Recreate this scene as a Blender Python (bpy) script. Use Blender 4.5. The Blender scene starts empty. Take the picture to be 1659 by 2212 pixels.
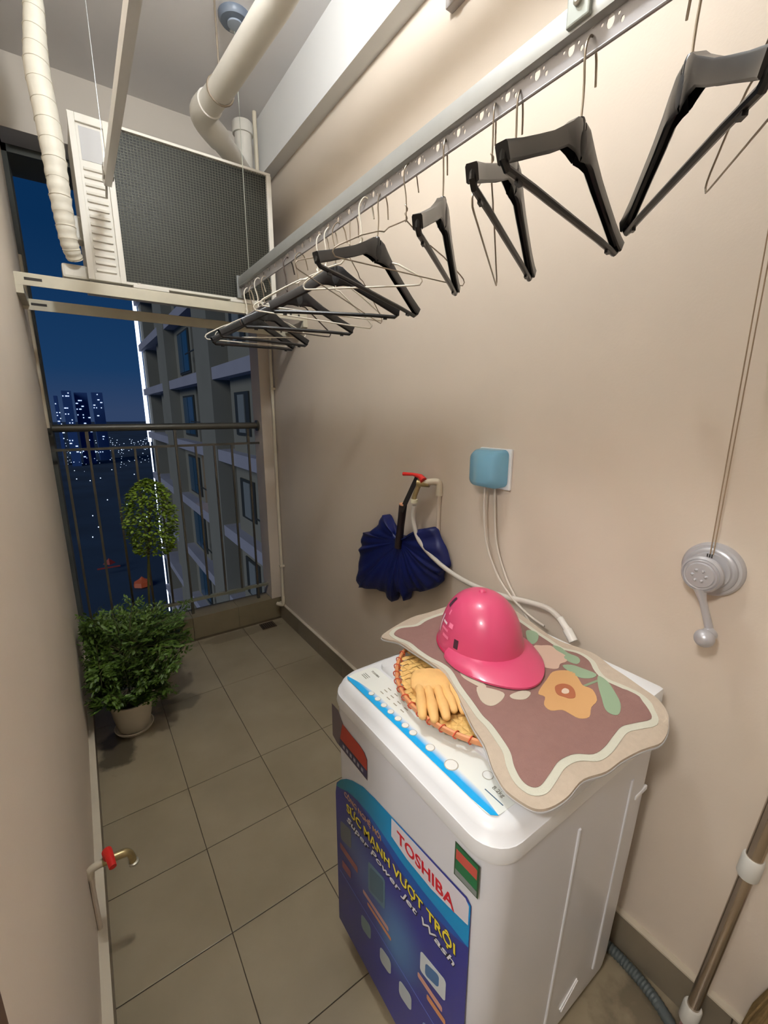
import bpy, bmesh, math, random
from mathutils import Vector, Matrix, noise
from mathutils.geometry import tessellate_polygon
C = bpy.context.scene.collection
PI = math.pi
R = math.radians

# ------------------------------------------------------------------ camera
cam_d = bpy.data.cameras.new('camera')
cam = bpy.data.objects.new('camera', cam_d); C.objects.link(cam)
cam_d.sensor_fit = 'HORIZONTAL'; cam_d.sensor_width = 36.0
cam_d.lens = 36.0 * 940.8 / 1659.0
cam_d.clip_start = 0.02; cam_d.clip_end = 4000
PITCH, YAW, ROLL = -0.2238, -0.6091, -0.0022
rc = Matrix.Rotation(YAW, 3, 'Z') @ Matrix.Rotation(PITCH, 3, 'X') @ Matrix.Rotation(ROLL, 3, 'Y')
right = rc @ Vector((1, 0, 0)); fwd = rc @ Vector((0, 1, 0)); up = rc @ Vector((0, 0, 1))
m = Matrix.Identity(4)
for i in range(3):
    m[i][0] = right[i]; m[i][1] = up[i]; m[i][2] = -fwd[i]
m[0][3], m[1][3], m[2][3] = -0.1914, -1.0368, 1.47
cam.matrix_world = m
bpy.context.scene.camera = cam

# ------------------------------------------------------------------ world, lights, exposure
sc = bpy.context.scene
sc.view_settings.view_transform = 'Standard'
sc.view_settings.look = 'None'
sc.view_settings.gamma = 1.0
sc.view_settings.exposure = 0.0
sc.view_settings.use_curve_mapping = False
w = bpy.data.worlds.new('night_sky'); sc.world = w; w.use_nodes = True
nt = w.node_tree; nt.nodes.clear()
wo = nt.nodes.new('ShaderNodeOutputWorld'); bg = nt.nodes.new('ShaderNodeBackground')
tc = nt.nodes.new('ShaderNodeTexCoord'); sx = nt.nodes.new('ShaderNodeSeparateXYZ')
ra = nt.nodes.new('ShaderNodeValToRGB')
nt.links.new(tc.outputs['Generated'], sx.inputs[0]); nt.links.new(sx.outputs['Z'], ra.inputs[0])
nt.links.new(ra.outputs[0], bg.inputs[0]); nt.links.new(bg.outputs[0], wo.inputs[0])
e = ra.color_ramp.elements
e[0].position = 0.0; e[0].color = (0.030, 0.055, 0.125, 1)
e[1].position = 0.30; e[1].color = (0.003, 0.026, 0.086, 1)
k = e.new(0.08); k.color = (0.010, 0.042, 0.118, 1)
bg.inputs[1].default_value = 1.0

def add_light(name, kind, loc, power, color, size=0.1, rot=None):
    d = bpy.data.lights.new(name, kind); d.energy = power; d.color = color
    if kind == 'POINT': d.shadow_soft_size = size
    if kind == 'AREA': d.size = size
    if kind == 'SUN': d.angle = size
    o = bpy.data.objects.new(name, d); C.objects.link(o); o.location = loc
    if rot: o.rotation_euler = rot
    return o
LAMP = (0.18, -0.06, 2.88)
add_light('ceiling_lamp_glow', 'POINT', LAMP, 50.0, (0.94, 0.975, 1.0), 0.08)
# ceiling lamp of the adjoining room, shining through the open door beside the camera
ROOM_LAMP = (-1.25, -1.15, 2.50)
add_light('room_lamp_glow', 'POINT', ROOM_LAMP, 92.0, (1.0, 0.965, 0.94), 0.12)
# faint city glow on the neighbouring tower
add_light('city_glow', 'SUN', (0, 0, 30), 0.95, (0.97, 0.98, 0.97), R(30), Vector((0.80, 0.42, -0.42)).to_track_quat('-Z', 'Y').to_euler())

# ------------------------------------------------------------------ helpers
def lin(c):
    return tuple(((x/255.0)/12.92 if x/255.0 <= 0.04045 else ((x/255.0+0.055)/1.055)**2.4) for x in c)

MATS = {}
def mat(name, col, rough=0.5, metal=0.0, var=0.0, vscale=8.0, bump=0.0, bscale=60.0, emit=None, estr=0.0, trans=0.0, alpha=1.0, coat=0.0, spec=0.5):
    if name in MATS: return MATS[name]
    mm = bpy.data.materials.new(name); mm.use_nodes = True; n = mm.node_tree
    b = n.nodes['Principled BSDF']; c = lin(col)
    b.inputs['Base Color'].default_value = (*c, 1); b.inputs['Roughness'].default_value = rough
    b.inputs['Metallic'].default_value = metal
    b.inputs['Specular IOR Level'].default_value = spec
    if coat: b.inputs['Coat Weight'].default_value = coat
    if trans: b.inputs['Transmission Weight'].default_value = trans
    if alpha < 1: b.inputs['Alpha'].default_value = alpha
    if emit is not None:
        b.inputs['Emission Color'].default_value = (*lin(emit), 1); b.inputs['Emission Strength'].default_value = estr
    if var or bump:
        g = n.nodes.new('ShaderNodeNewGeometry')
    if var:
        t = n.nodes.new('ShaderNodeTexNoise'); t.inputs['Scale'].default_value = vscale; t.inputs['Detail'].default_value = 4
        n.links.new(g.outputs['Position'], t.inputs['Vector'])
        r_ = n.nodes.new('ShaderNodeMapRange'); r_.inputs[1].default_value = 0.3; r_.inputs[2].default_value = 0.7
        r_.inputs[3].default_value = 1 - var; r_.inputs[4].default_value = 1 + var
        n.links.new(t.outputs['Fac'], r_.inputs[0])
        h = n.nodes.new('ShaderNodeHueSaturation'); h.inputs['Color'].default_value = (*c, 1)
        n.links.new(r_.outputs[0], h.inputs['Value']); n.links.new(h.outputs[0], b.inputs['Base Color'])
    if bump:
        t = n.nodes.new('ShaderNodeTexNoise'); t.inputs['Scale'].default_value = bscale; t.inputs['Detail'].default_value = 3
        n.links.new(g.outputs['Position'], t.inputs['Vector'])
        bp = n.nodes.new('ShaderNodeBump'); bp.inputs['Strength'].default_value = bump; bp.inputs['Distance'].default_value = 0.002
        n.links.new(t.outputs['Fac'], bp.inputs['Height']); n.links.new(bp.outputs[0], b.inputs['Normal'])
    MATS[name] = mm
    return mm

def link(name, bm, material, parent=None, smooth=False, kind=None, angle=40):
    me = bpy.data.meshes.new(name)
    if isinstance(bm, bpy.types.Mesh): me = bm
    else:
        bmesh.ops.recalc_face_normals(bm, faces=bm.faces[:]) if smooth is not None else None
        bm.to_mesh(me); bm.free()
    if not isinstance(material, (list, tuple)): material = [material]
    me.materials.clear()
    for x in material: me.materials.append(x)
    if smooth:
        for p in me.polygons: p.use_smooth = True
        me.set_sharp_from_angle(angle=R(angle))
    o = bpy.data.objects.new(name, me); C.objects.link(o)
    if parent is not None:
        o.parent = parent
        o.matrix_parent_inverse = Matrix.Translation(-Vector(root_loc(parent)))
    if kind: o['kind'] = kind
    return o

def root_loc(o):
    l = Vector((0, 0, 0))
    while o is not None:
        l += o.location; o = o.parent if False else None
    return l

def thing(name, label, cat, loc=(0, 0, 0), group=None):
    o = bpy.data.objects.new(name, None); C.objects.link(o); o.location = loc
    o.empty_display_size = 0.05
    o['label'] = label; o['category'] = cat
    if group: o['group'] = group
    return o

def tag(o, label, cat, group=None):
    o['label'] = label; o['category'] = cat
    if group: o['group'] = group
    return o

def BM(): return bmesh.new()

def box(bm, x0, x1, y0, y1, z0, z1, mi=0, bev=0.0):
    r = bmesh.ops.create_cube(bm, size=1.0)
    vs = r['verts']
    for v in vs:
        v.co = Vector((x0 if v.co.x < 0 else x1, y0 if v.co.y < 0 else y1, z0 if v.co.z < 0 else z1))
    fs = list({f for v in vs for f in v.link_faces})
    for f in fs: f.material_index = mi
    if bev:
        es = list({e_ for v in vs for e_ in v.link_edges})
        bmesh.ops.bevel(bm, geom=es, offset=bev, segments=2, affect='EDGES', profile=0.6)
    return vs

def frames(pts, closed=False):
    pts = [Vector(p) for p in pts]; n = len(pts); T = []
    for i in range(n):
        if closed: t = pts[(i+1) % n] - pts[i-1]
        else: t = pts[min(i+1, n-1)] - pts[max(i-1, 0)]
        if t.length < 1e-9: t = Vector((0, 0, 1))
        T.append(t.normalized())
    ref = Vector((0, 0, 1)) if abs(T[0].z) < 0.9 else Vector((1, 0, 0))
    u = (ref - T[0]*ref.dot(T[0])).normalized(); out = []
    for t in T:
        u = (u - t*u.dot(t)); u = u.normalized() if u.length > 1e-6 else Vector((1, 0, 0))
        out.append((u, t.cross(u)))
    return pts, out

def tube(bm, pts, r, seg=8, closed=False, caps=True, mi=0, sx_=1.0, sy_=1.0):
    pts, fr = frames(pts, closed)
    rings = []
    for i, p in enumerate(pts):
        rr = r[i] if isinstance(r, (list, tuple)) else r
        u, v = fr[i]
        rings.append([bm.verts.new(p + u*(math.cos(2*PI*k/seg)*rr*sx_) + v*(math.sin(2*PI*k/seg)*rr*sy_)) for k in range(seg)])
    n = len(rings)
    for i in range(n if closed else n-1):
        a, b = rings[i], rings[(i+1) % n]
        for k in range(seg):
            f = bm.faces.new((a[k], a[(k+1) % seg], b[(k+1) % seg], b[k])); f.material_index = mi
    if caps and not closed:
        for q in (list(reversed(rings[0])), rings[-1]):
            f = bm.faces.new(q); f.material_index = mi

def spline(pts, n=8, closed=False):
    P = [Vector(p) for p in pts]; out = []; N = len(P)
    rng = range(N) if closed else range(N-1)
    for i in rng:
        p0 = P[i-1] if (closed or i > 0) else P[0]
        p1 = P[i]; p2 = P[(i+1) % N]
        p3 = P[(i+2) % N] if (closed or i+2 < N) else P[-1]
        for k in range(n):
            t = k/n
            out.append(0.5*((2*p1) + (p2-p0)*t + (2*p0-5*p1+4*p2-p3)*t*t + (3*p1-p0-3*p2+p3)*t**3))
    if not closed: out.append(P[-1])
    return out

def lathe(bm, prof, M=None, seg=28, mi=0, cap=True):
    rings = []
    M = M or Matrix.Identity(4)
    for r_, z_ in prof:
        if r_ < 1e-6: rings.append([bm.verts.new(M @ Vector((0, 0, z_)))])
        else: rings.append([bm.verts.new(M @ Vector((r_*math.cos(2*PI*k/seg), r_*math.sin(2*PI*k/seg), z_))) for k in range(seg)])
    for a, b in zip(rings, rings[1:]):
        for k in range(seg):
            q = (k+1) % seg
            if len(a) == 1 and len(b) == 1: continue
            if len(a) == 1: f = bm.faces.new((a[0], b[q], b[k]))
            elif len(b) == 1: f = bm.faces.new((a[k], a[q], b[0]))
            else: f = bm.faces.new((a[k], a[q], b[q], b[k]))
            f.material_index = mi
    if cap:
        for q, rv in ((rings[0], True), (rings[-1], False)):
            if len(q) > 2:
                f = bm.faces.new(list(reversed(q)) if rv else q); f.material_index = mi

def axis_mat(origin, direction):
    d = Vector(direction).normalized()
    q = d.to_track_quat('Z', 'Y')
    return Matrix.Translation(Vector(origin)) @ q.to_matrix().to_4x4()

def rrect(x0, x1, y0, y1, r, n=7):
    out = []
    for cx, cy, a0 in ((x1-r, y1-r, 0), (x0+r, y1-r, 90), (x0+r, y0+r, 180), (x1-r, y0+r, 270)):
        for k in range(n+1):
            a = R(a0 + 90*k/n); out.append((cx + r*math.cos(a), cy + r*math.sin(a)))
    return out

def loft(bm, secs, cap0=True, cap1=True, mi=0):
    rings = [[bm.verts.new(p) for p in s] for s in secs]
    n = len(rings[0])
    for a, b in zip(rings, rings[1:]):
        for k in range(n):
            f = bm.faces.new((a[k], a[(k+1) % n], b[(k+1) % n], b[k])); f.material_index = mi
    if cap0: bm.faces.new(list(reversed(rings[0]))).material_index = mi
    if cap1: bm.faces.new(rings[-1]).material_index = mi

def plate(bm, loops, f3, thick_dir, t, mi=0):
    """flat sheet from 2D loops (outer + holes); f3 maps (u,v)->Vector; thickness along thick_dir"""
    loops3 = [[Vector((p[0], p[1], 0)) for p in l] for l in loops]
    tris = tessellate_polygon(loops3)
    flat = [p for l in loops for p in l]
    d = Vector(thick_dir)*t
    A = [bm.verts.new(f3(*p)) for p in flat]; B = [bm.verts.new(f3(*p)+d) for p in flat] if t else None
    for tr in tris:
        try:
            f = bm.faces.new([A[i] for i in tr]); f.material_index = mi
            if t:
                f = bm.faces.new([B[i] for i in reversed(tr)]); f.material_index = mi
        except ValueError: pass
    if t:
        o = 0
        for l in loops:
            n = len(l)
            for k in range(n):
                a, b = o+k, o+(k+1) % n
                f = bm.faces.new((A[a], A[b], B[b], B[a])); f.material_index = mi
            o += n

def text_mesh(body, size, shear=0.0, bold=0.0, space=1.0):
    cu = bpy.data.curves.new('lettering', 'FONT'); cu.body = body; cu.size = size
    cu.extrude = 0.0002; cu.shear = shear; cu.offset = bold; cu.resolution_u = 3; cu.space_character = space
    o = bpy.data.objects.new('lettering', cu); C.objects.link(o)
    bpy.context.view_layer.update()
    dg = bpy.context.evaluated_depsgraph_get()
    me = bpy.data.meshes.new_from_object(o.evaluated_get(dg))
    bpy.data.objects.remove(o); return me

def text_obj(name, body, cap, M, material, parent, width=None, **kw):
    me = text_mesh(body, 1.0, **kw)
    xs = [v.co.x for v in me.vertices]
    if not xs: return None
    x0, x1 = min(xs), max(xs)
    base = text_mesh('H', 1.0); hh = max(v.co.y for v in base.vertices)
    s = cap/hh; sxx = s if width is None else width/(x1-x0)
    for v in me.vertices: v.co = Vector(((v.co.x-x0)*sxx, v.co.y*s, v.co.z))
    me.transform(M)
    return link(name, me, material, parent)

W = 0.897      # right wall
LX = -0.31     # left wall
L = 1.84       # far end (kerb)
CZ = 3.03      # ceiling

# ------------------------------------------------------------------ materials
M_wall = mat('beige_wall_paint', (212, 199, 183), 0.55, var=0.03, vscale=2.2, bump=0.12, bscale=180, spec=0.25)
M_wallL = mat('beige_wall_paint_left_lit', (228, 216, 200), 0.6, var=0.03, vscale=2.2, bump=0.12, bscale=180, spec=0.25)  # same wall paint, colour raised for the extra light on the left wall
M_white = mat('white_ceiling_paint', (222, 219, 218), 0.8, var=0.02, vscale=1.5)
M_beam = mat('white_beam_paint', (226, 226, 224), 0.6, var=0.02, vscale=2)
M_lintel = mat('lintel_paint', (206, 198, 186), 0.7, var=0.02, vscale=2)
M_grout = mat('dark_grout', (84, 72, 54), 0.8, var=0.15, vscale=12)
M_skirt = mat('skirting_tile', (128, 118, 100), 0.4, var=0.08, vscale=6)
M_skirt_top = mat('skirting_top_mortar', (206, 196, 176), 0.7, var=0.06, vscale=9)
M_kerb = mat('kerb_tile', (126, 114, 88), 0.5, var=0.1, vscale=5)
M_ext = mat('exterior_grey_render_shaded', (92, 94, 88), 0.85, var=0.08, vscale=3)  # grey outer render, colour darkened to give the unlit look
M_rail = mat('railing_grey_steel', (82, 80, 72), 0.4, 0.3, var=0.05)
M_pvc = mat('cream_pvc', (214, 204, 182), 0.4, var=0.03)
M_alu = mat('brushed_aluminium', (184, 187, 186), 0.38, 0.6, var=0.03, vscale=20)
M_alud = mat('aluminium_plate', (160, 157, 157), 0.5, 0.35)
M_black = mat('black_plastic', (17, 17, 19), 0.28, spec=0.5)
M_wire = mat('steel_wire', (150, 138, 122), 0.35, 0.7)
M_wirew = mat('white_coated_wire', (226, 220, 206), 0.35)
M_wireb = mat('brown_coated_wire', (70, 58, 52), 0.4)
M_acw = mat('condenser_white', (218, 214, 203), 0.45, var=0.02)
M_coil = mat('condenser_coil_dark', (38, 39, 34), 0.5, 0.3)
M_grid = mat('condenser_wire_grid', (82, 82, 70), 0.5, 0.3)
M_galv = mat('painted_bracket_steel', (196, 190, 170), 0.4, 0.1, var=0.06, vscale=14)
M_dark = mat('dark_slot', (44, 40, 36), 0.7)
M_wrap = mat('insulation_wrap', (226, 221, 206), 0.5, var=0.04, vscale=20, bump=0.4, bscale=45)
M_washer = mat('washer_white_enamel', (222, 224, 230), 0.28, var=0.0, spec=0.5)
M_washtop = mat('washer_top_plastic', (236, 238, 240), 0.35)

# tile material: glazed grey-brown with damp stains around the plant pots
def tile_material():
    mm = mat('floor_tile_glaze', (148, 136, 112), 0.30, spec=0.45)
    n = mm.node_tree; b = n.nodes['Principled BSDF']
    g = n.nodes.new('ShaderNodeNewGeometry')
    t = n.nodes.new('ShaderNodeTexNoise'); t.inputs['Scale'].default_value = 3.5; t.inputs['Detail'].default_value = 6
    n.links.new(g.outputs['Position'], t.inputs['Vector'])
    r1 = n.nodes.new('ShaderNodeValToRGB'); n.links.new(t.outputs['Fac'], r1.inputs[0])
    r1.color_ramp.elements[0].position = 0.3; r1.color_ramp.elements[0].color = (*lin((142, 130, 106)), 1)
    r1.color_ramp.elements[1].position = 0.75; r1.color_ramp.elements[1].color = (*lin((160, 148, 124)), 1)
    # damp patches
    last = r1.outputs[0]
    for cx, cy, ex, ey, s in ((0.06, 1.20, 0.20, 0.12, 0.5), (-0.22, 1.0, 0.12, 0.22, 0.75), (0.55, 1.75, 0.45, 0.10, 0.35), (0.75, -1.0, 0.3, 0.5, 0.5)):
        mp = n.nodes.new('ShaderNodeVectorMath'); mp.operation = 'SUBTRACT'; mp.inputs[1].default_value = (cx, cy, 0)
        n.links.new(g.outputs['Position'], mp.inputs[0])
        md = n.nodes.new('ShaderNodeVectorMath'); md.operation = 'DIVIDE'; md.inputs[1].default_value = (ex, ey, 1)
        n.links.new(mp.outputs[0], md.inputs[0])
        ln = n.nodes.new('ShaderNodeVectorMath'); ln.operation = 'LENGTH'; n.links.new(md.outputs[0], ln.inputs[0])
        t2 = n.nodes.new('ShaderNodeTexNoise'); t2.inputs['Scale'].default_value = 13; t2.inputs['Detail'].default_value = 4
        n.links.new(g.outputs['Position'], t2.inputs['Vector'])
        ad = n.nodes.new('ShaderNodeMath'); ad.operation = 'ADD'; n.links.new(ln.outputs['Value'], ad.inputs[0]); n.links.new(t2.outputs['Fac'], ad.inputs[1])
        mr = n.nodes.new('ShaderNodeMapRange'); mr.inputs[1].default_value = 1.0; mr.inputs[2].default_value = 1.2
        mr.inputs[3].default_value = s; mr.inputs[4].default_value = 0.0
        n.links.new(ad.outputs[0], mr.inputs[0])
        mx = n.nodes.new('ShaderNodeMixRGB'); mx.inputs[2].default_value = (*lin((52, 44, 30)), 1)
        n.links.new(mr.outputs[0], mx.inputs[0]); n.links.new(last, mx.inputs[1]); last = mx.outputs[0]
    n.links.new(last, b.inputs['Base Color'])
    return mm
M_tile = tile_material()

# ------------------------------------------------------------------ room shell
Y0 = -1.75
def struct(name, bm, m_, parent=None, smooth=False):
    return link(name, bm, m_, parent, smooth=smooth, kind='structure' if parent is None else None)
bm = BM(); box(bm, LX-0.2, W+0.2, Y0-0.2, L+0.16, -0.12, -0.0035)
floor = struct('floor', bm, M_grout)
TX, TY = 0.298, 0.3025
tile_cache = {}
def tile(x0, x1, y0, y1):
    key = (round(x1-x0, 4), round(y1-y0, 4)); g = 0.0013
    if key not in tile_cache:
        b = BM(); box(b, g, x1-x0-g, g, y1-y0-g, -0.003, 0.0, bev=0.0009)
        me = bpy.data.meshes.new('tile'); b.to_mesh(me); b.free(); me.materials.append(M_tile); tile_cache[key] = me
    o = bpy.data.objects.new('tile', tile_cache[key]); C.objects.link(o); o.parent = floor; o.location = (x0, y0, 0)
j0 = math.floor(Y0/TY)
for j in range(j0, 7):
    ya, yb = max(j*TY, Y0), min((j+1)*TY, L)
    if j in (3, 5): continue
    if j in (2, 4): yb = min((j+2)*TY, L)
    if j == 6 or yb-ya < 0.01: continue
    for i in range(-2, 4):
        xa, xb = max(i*TX, LX), min((i+1)*TX, W)
        if xb-xa < 0.015: continue
        tile(xa, xb, ya, yb)
bm = BM(); box(bm, W, W+0.15, Y0, L+0.3, -0.1, CZ+0.1); struct('wall_right', bm, M_wall)
bm = BM(); box(bm, LX-0.15, LX, -0.62, L, -0.1, CZ+0.1)
box(bm, LX-0.15, LX, Y0, -0.62, 2.12, CZ+0.1); struct('wall_left', bm, M_wallL)
bm = BM(); box(bm, LX-0.2, W+0.2, Y0-0.15, Y0, -0.1, CZ+0.1); struct('wall_front', bm, M_wall)
bm = BM(); box(bm, LX-0.2, W+0.2, Y0-0.15, L+0.3, CZ, CZ+0.12); struct('ceiling', bm, M_white)
bm = BM(); box(bm, LX, W, L, L+0.16, 2.73, CZ); struct('wall_back', bm, M_lintel)
bm = BM(); box(bm, 0.832, W, Y0, L, 2.755, CZ); struct('trim_1', bm, M_beam)      # ceiling beam along the right wall
bm = BM(); box(bm, 0.828, W, L+0.001, L+0.16, 0.153, 2.73); struct('trim_2', bm, M_wall)   # wall return at the railing
bm = BM(); box(bm, LX-0.12, -0.296, L+0.17, L+0.42, -3, 2.95); struct('trim_3', bm, M_ext)  # outer pier
bm = BM(); box(bm, LX-0.12, W+0.1, L+0.17, L+0.45, 2.70, 3.2); struct('trim_4', bm, M_ext)
# kerb with tiles
bm = BM(); box(bm, LX, W, L+0.012, L+0.15, -0.1, 0.148); kerb = struct('trim_5', bm, M_grout)
x = LX
while x < W-0.01:
    x1 = min(x+TX, W)
    b = BM(); box(b, x+0.001, x1-0.001, L, L+0.012, 0.0, 0.15, bev=0.001); link('tile', b, M_kerb, kerb)
    b = BM(); box(b, x+0.001, x1-0.001, L, L+0.15, 0.148, 0.152, bev=0.001); link('tile', b, M_kerb, kerb)
    x = x1
# skirting tiles
bm = BM(); box(bm, W-0.008, W, Y0, L, 0.0, 0.112); bbR = struct('baseboard_right', bm, M_grout)
bm = BM(); box(bm, LX, LX+0.008, -0.62, L, 0.0, 0.112); bbL = struct('baseboard_left', bm, M_grout)
y = Y0
while y < L-0.01:
    y1 = min(math.floor(y/TY+1.0001)*TY, L)
    b = BM(); box(b, W-0.016, W-0.006, y+0.001, y1-0.001, 0.0, 0.112, bev=0.001); link('tile', b, M_skirt, bbR)
    if y > -0.62 or y1 > -0.5:
        b = BM(); box(b, LX+0.006, LX+0.02, max(y, -0.62)+0.001, y1-0.001, 0.0, 0.112, bev=0.001); link('tile', b, M_skirt, bbL)
    y = y1
b = BM(); box(b, W-0.017, W, Y0, L, 0.1125, 0.118); link('mortar_edge', b, M_skirt_top, bbR)
b = BM(); box(b, LX, LX+0.022, -0.62, L, 0.1125, 0.118); link('mortar_edge', b, M_skirt_top, bbL)
# brown door frame on the left wall, beside the camera
M_door = mat('brown_door_wood', (92, 66, 50), 0.45, var=0.12, vscale=10)
b = BM(); box(b, LX-0.05, LX+0.004, -0.66, -0.62, 0.0, 2.12); box(b, LX-0.05, LX+0.004, -1.62, -1.54, 0, 2.12); box(b, LX-0.05, LX+0.004, -1.62, -0.62, 2.04, 2.12)
door = struct('door_1', b, M_door)
b = BM(); box(b, LX-0.99, LX-0.15, -1.60, -1.56, 0.005, 2.04); link('door_leaf', b, M_door, door)
bm = BM(); box(bm, -3.4, -3.25, -2.6, 1.2, -0.1, 2.9); box(bm, -3.4, LX-0.15, -2.75, -2.6, -0.1, 2.9); box(bm, -3.4, LX-0.15, 1.2, 1.35, -0.1, 2.9); box(bm, LX-0.17, LX-0.15, -2.6, Y0, -0.1, 2.9); struct('wall_room', bm, mat('room_wall_paint', (226, 220, 208), 0.7))
bm = BM(); box(bm, -3.4, LX-0.15, -2.7, 1.3, 2.75, 2.9); struct('trim_6', bm, M_white)
bm = BM(); box(bm, -3.4, LX-0.2, -2.7, 1.3, -0.1, -0.0); struct('trim_7', bm, mat('room_floor_tile', (196, 186, 168), 0.3))
rl = BM(); lathe(rl, [(0.15, 0.0), (0.15, -0.03), (0.12, -0.06), (0, -0.075)], Matrix.Translation((ROOM_LAMP[0], ROOM_LAMP[1], 2.75)), 32)
tag(link('room_ceiling_lamp', rl, mat('lamp_diffuser', (255, 252, 246), 0.4, emit=(255, 252, 246), estr=6.0), None, True), 'round ceiling lamp in the room behind the open door', 'lamp')
b = BM(); box(b, LX-0.15, LX, Y0, -1.62, -0.1, 2.12); struct('wall_left', b, M_wallL)

# ------------------------------------------------------------------ railing
rail = thing('balcony_railing', 'dark grey metal balcony railing of thin vertical bars with a thick round handrail', 'railing', (0.25, L+0.08, 0.15))
RY = L+0.075
bm = BM(); tube(bm, [(LX, RY, 1.385), (0.828, RY, 1.385)], 0.021, 16)
for xx in (LX+0.006, 0.828-0.008): lathe(bm, [(0.036, -0.006), (0.036, 0.004), (0.024, 0.012)], axis_mat((xx, RY, 1.385), (1, 0, 0)), 18)
link('handrail', bm, M_rail, rail, smooth=True)
bm = BM(); box(bm, LX, 0.828, RY-0.006, RY+0.006, 1.262, 1.276); link('upper_rail', bm, M_rail, rail)
bm = BM(); box(bm, LX, 0.828, RY-0.012, RY+0.012, 0.238, 0.256); link('lower_rail', bm, mat('lower_rail_paint', (128, 128, 112), 0.4, 0.2), rail)
xx = LX+0.055; i = 0
while xx < 0.81:
    b = BM(); box(b, xx-0.006, xx+0.006, RY-0.006, RY+0.006, 0.256, 1.262); link('bar', b, M_rail, rail)
    if i % 4 == 1 or xx > 0.72:
        b = BM(); box(b, xx-0.008, xx+0.008, RY-0.008, RY+0.008, 1.276, 1.37); link('post', b, M_rail, rail)
        b = BM(); box(b, xx-0.009, xx+0.009, RY-0.009, RY+0.009, 0.152, 0.238); link('foot', b, M_rail, rail)
    xx += 0.112; i += 1

# ------------------------------------------------------------------ ceiling pipes and fittings
dp = thing('drain_pipe', 'thick grey-white drain pipe running under the ceiling to a trap elbow', 'pipe', (0.45, 0.6, 2.72))
M_pipe = mat('grey_white_pvc', (206, 202, 192), 0.38, var=0.03)
bm = BM(); tube(bm, [(0.525, -1.0, 2.72), (0.492, 0.526, 2.72), (0.453, 1.01, 2.72), (0.432, 1.16, 2.72)], 0.047, 24); link('pipe_run', bm, M_pipe, dp, True)
bm = BM(); tube(bm, spline([(0.436, 1.13, 2.72), (0.426, 1.21, 2.72), (0.455, 1.265, 2.715), (0.52, 1.33, 2.71)], 5), 0.053, 24); link('elbow', bm, M_pipe, dp, True)
bm = BM(); tube(bm, [(0.50, 1.31, 2.71), (0.60, 1.41, 2.70), (0.70, 1.52, 2.68)], 0.046, 24); link('pipe_run', bm, M_pipe, dp, True)
bm = BM(); tube(bm, [(0.718, 1.56, 2.93), (0.718, 1.56, 2.66)], 0.043, 24)
tube(bm, spline([(0.718, 1.56, 2.68), (0.718, 1.60, 2.64), (0.718, 1.70, 2.62), (0.718, 2.1, 2.62)], 5), 0.043, 20)
link('riser', bm, M_pipe, dp, True)
bm = BM(); lathe(bm, [(0.052, 0), (0.052, 0.05), (0.048, 0.055)], Matrix.Translation((0.718, 1.56, 2.88)), 24); link('collar', bm, M_pipe, dp, True)
bm = BM(); tube(bm, [(0.452, 1.03, CZ), (0.452, 1.03, 2.77)], 0.004, 8); tube(bm, [(0.452+0.051*math.cos(a), 1.03, 2.72+0.051*math.sin(a)) for a in [2*PI*k/20 for k in range(20)]], 0.004, 6, closed=True)
link('hanger_rod', bm, M_wire, dp, True)
tb = BM(); tube(tb, [(0.80, 1.60, CZ), (0.80, 1.60, 2.62), (0.80, 2.0, 2.60)], 0.011, 12)
tag(link('vent_pipe', tb, M_pvc, None, True), 'slim white vertical pipe between the drain elbow and the ceiling beam', 'pipe')
cap_ = thing('ceiling_fitting', 'round blue-grey disc fitting on the ceiling beside the drain pipe', 'fitting', (0.545, 1.08, CZ))
bm = BM(); lathe(bm, [(0.064, 0.0), (0.064, -0.012), (0.056, -0.024), (0.0, -0.026)], Matrix.Translation((0.545, 1.08, CZ)), 32); link('disc', bm, mat('blue_grey_plastic', (104, 114, 128), 0.4), cap_, True)
bm = BM(); lathe(bm, [(0.03, 0.0), (0.03, -0.006), (0.0, -0.008)], Matrix.Translation((0.545, 1.08, CZ-0.026)), 24); link('centre_cap', bm, mat('pale_blue_plastic', (150, 160, 172), 0.3), cap_, True)
lampo = thing('ceiling_lamp', 'round white ceiling lamp above the washing machine', 'lamp', (LAMP[0], LAMP[1], CZ))
bm = BM(); lathe(bm, [(0.14, 0.0), (0.14, -0.03), (0.125, -0.035)], Matrix.Translation((LAMP[0], LAMP[1], CZ)), 32); link('base', bm, M_acw, lampo, True)
bm = BM(); lathe(bm, [(0.125, -0.03), (0.115, -0.05), (0.07, -0.066), (0.0, -0.07)], Matrix.Translation((LAMP[0], LAMP[1], CZ)), 32, cap=False)
link('diffuser', bm, mat('lamp_diffuser', (255, 252, 246), 0.4, emit=(255, 252, 246), estr=6.0), lampo, True)

# ------------------------------------------------------------------ AC condenser on bracket
AY = 1.262
ac = thing('air_conditioner_unit', 'white outdoor air conditioner with dark coil side, sitting on the bracket', 'air conditioner', (0.33, AY+0.15, 2.0))
bm = BM(); box(bm, -0.065, 0.735, AY+0.02, AY+0.32, 2.005, 2.592, bev=0.004); link('casing', bm, M_acw, ac)
bm = BM()   # louvred service panel: frame + recessed field
box(bm, -0.068, -0.045, AY-0.004, AY+0.02, 2.004, 2.594, bev=0.002); box(bm, 0.046, 0.068, AY-0.004, AY+0.02, 2.004, 2.594, bev=0.002)
box(bm, -0.045, 0.046, AY-0.004, AY+0.02, 2.565, 2.594, bev=0.002); box(bm, -0.045, 0.046, AY-0.004, AY+0.02, 2.004, 2.03, bev=0.002)
box(bm, -0.045, 0.046, AY+0.006, AY+0.02, 2.03, 2.565)
link('service_panel', bm, M_acw, ac)
M_lab = mat('silver_label', (190, 190, 190), 0.6, 0.0)
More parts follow.
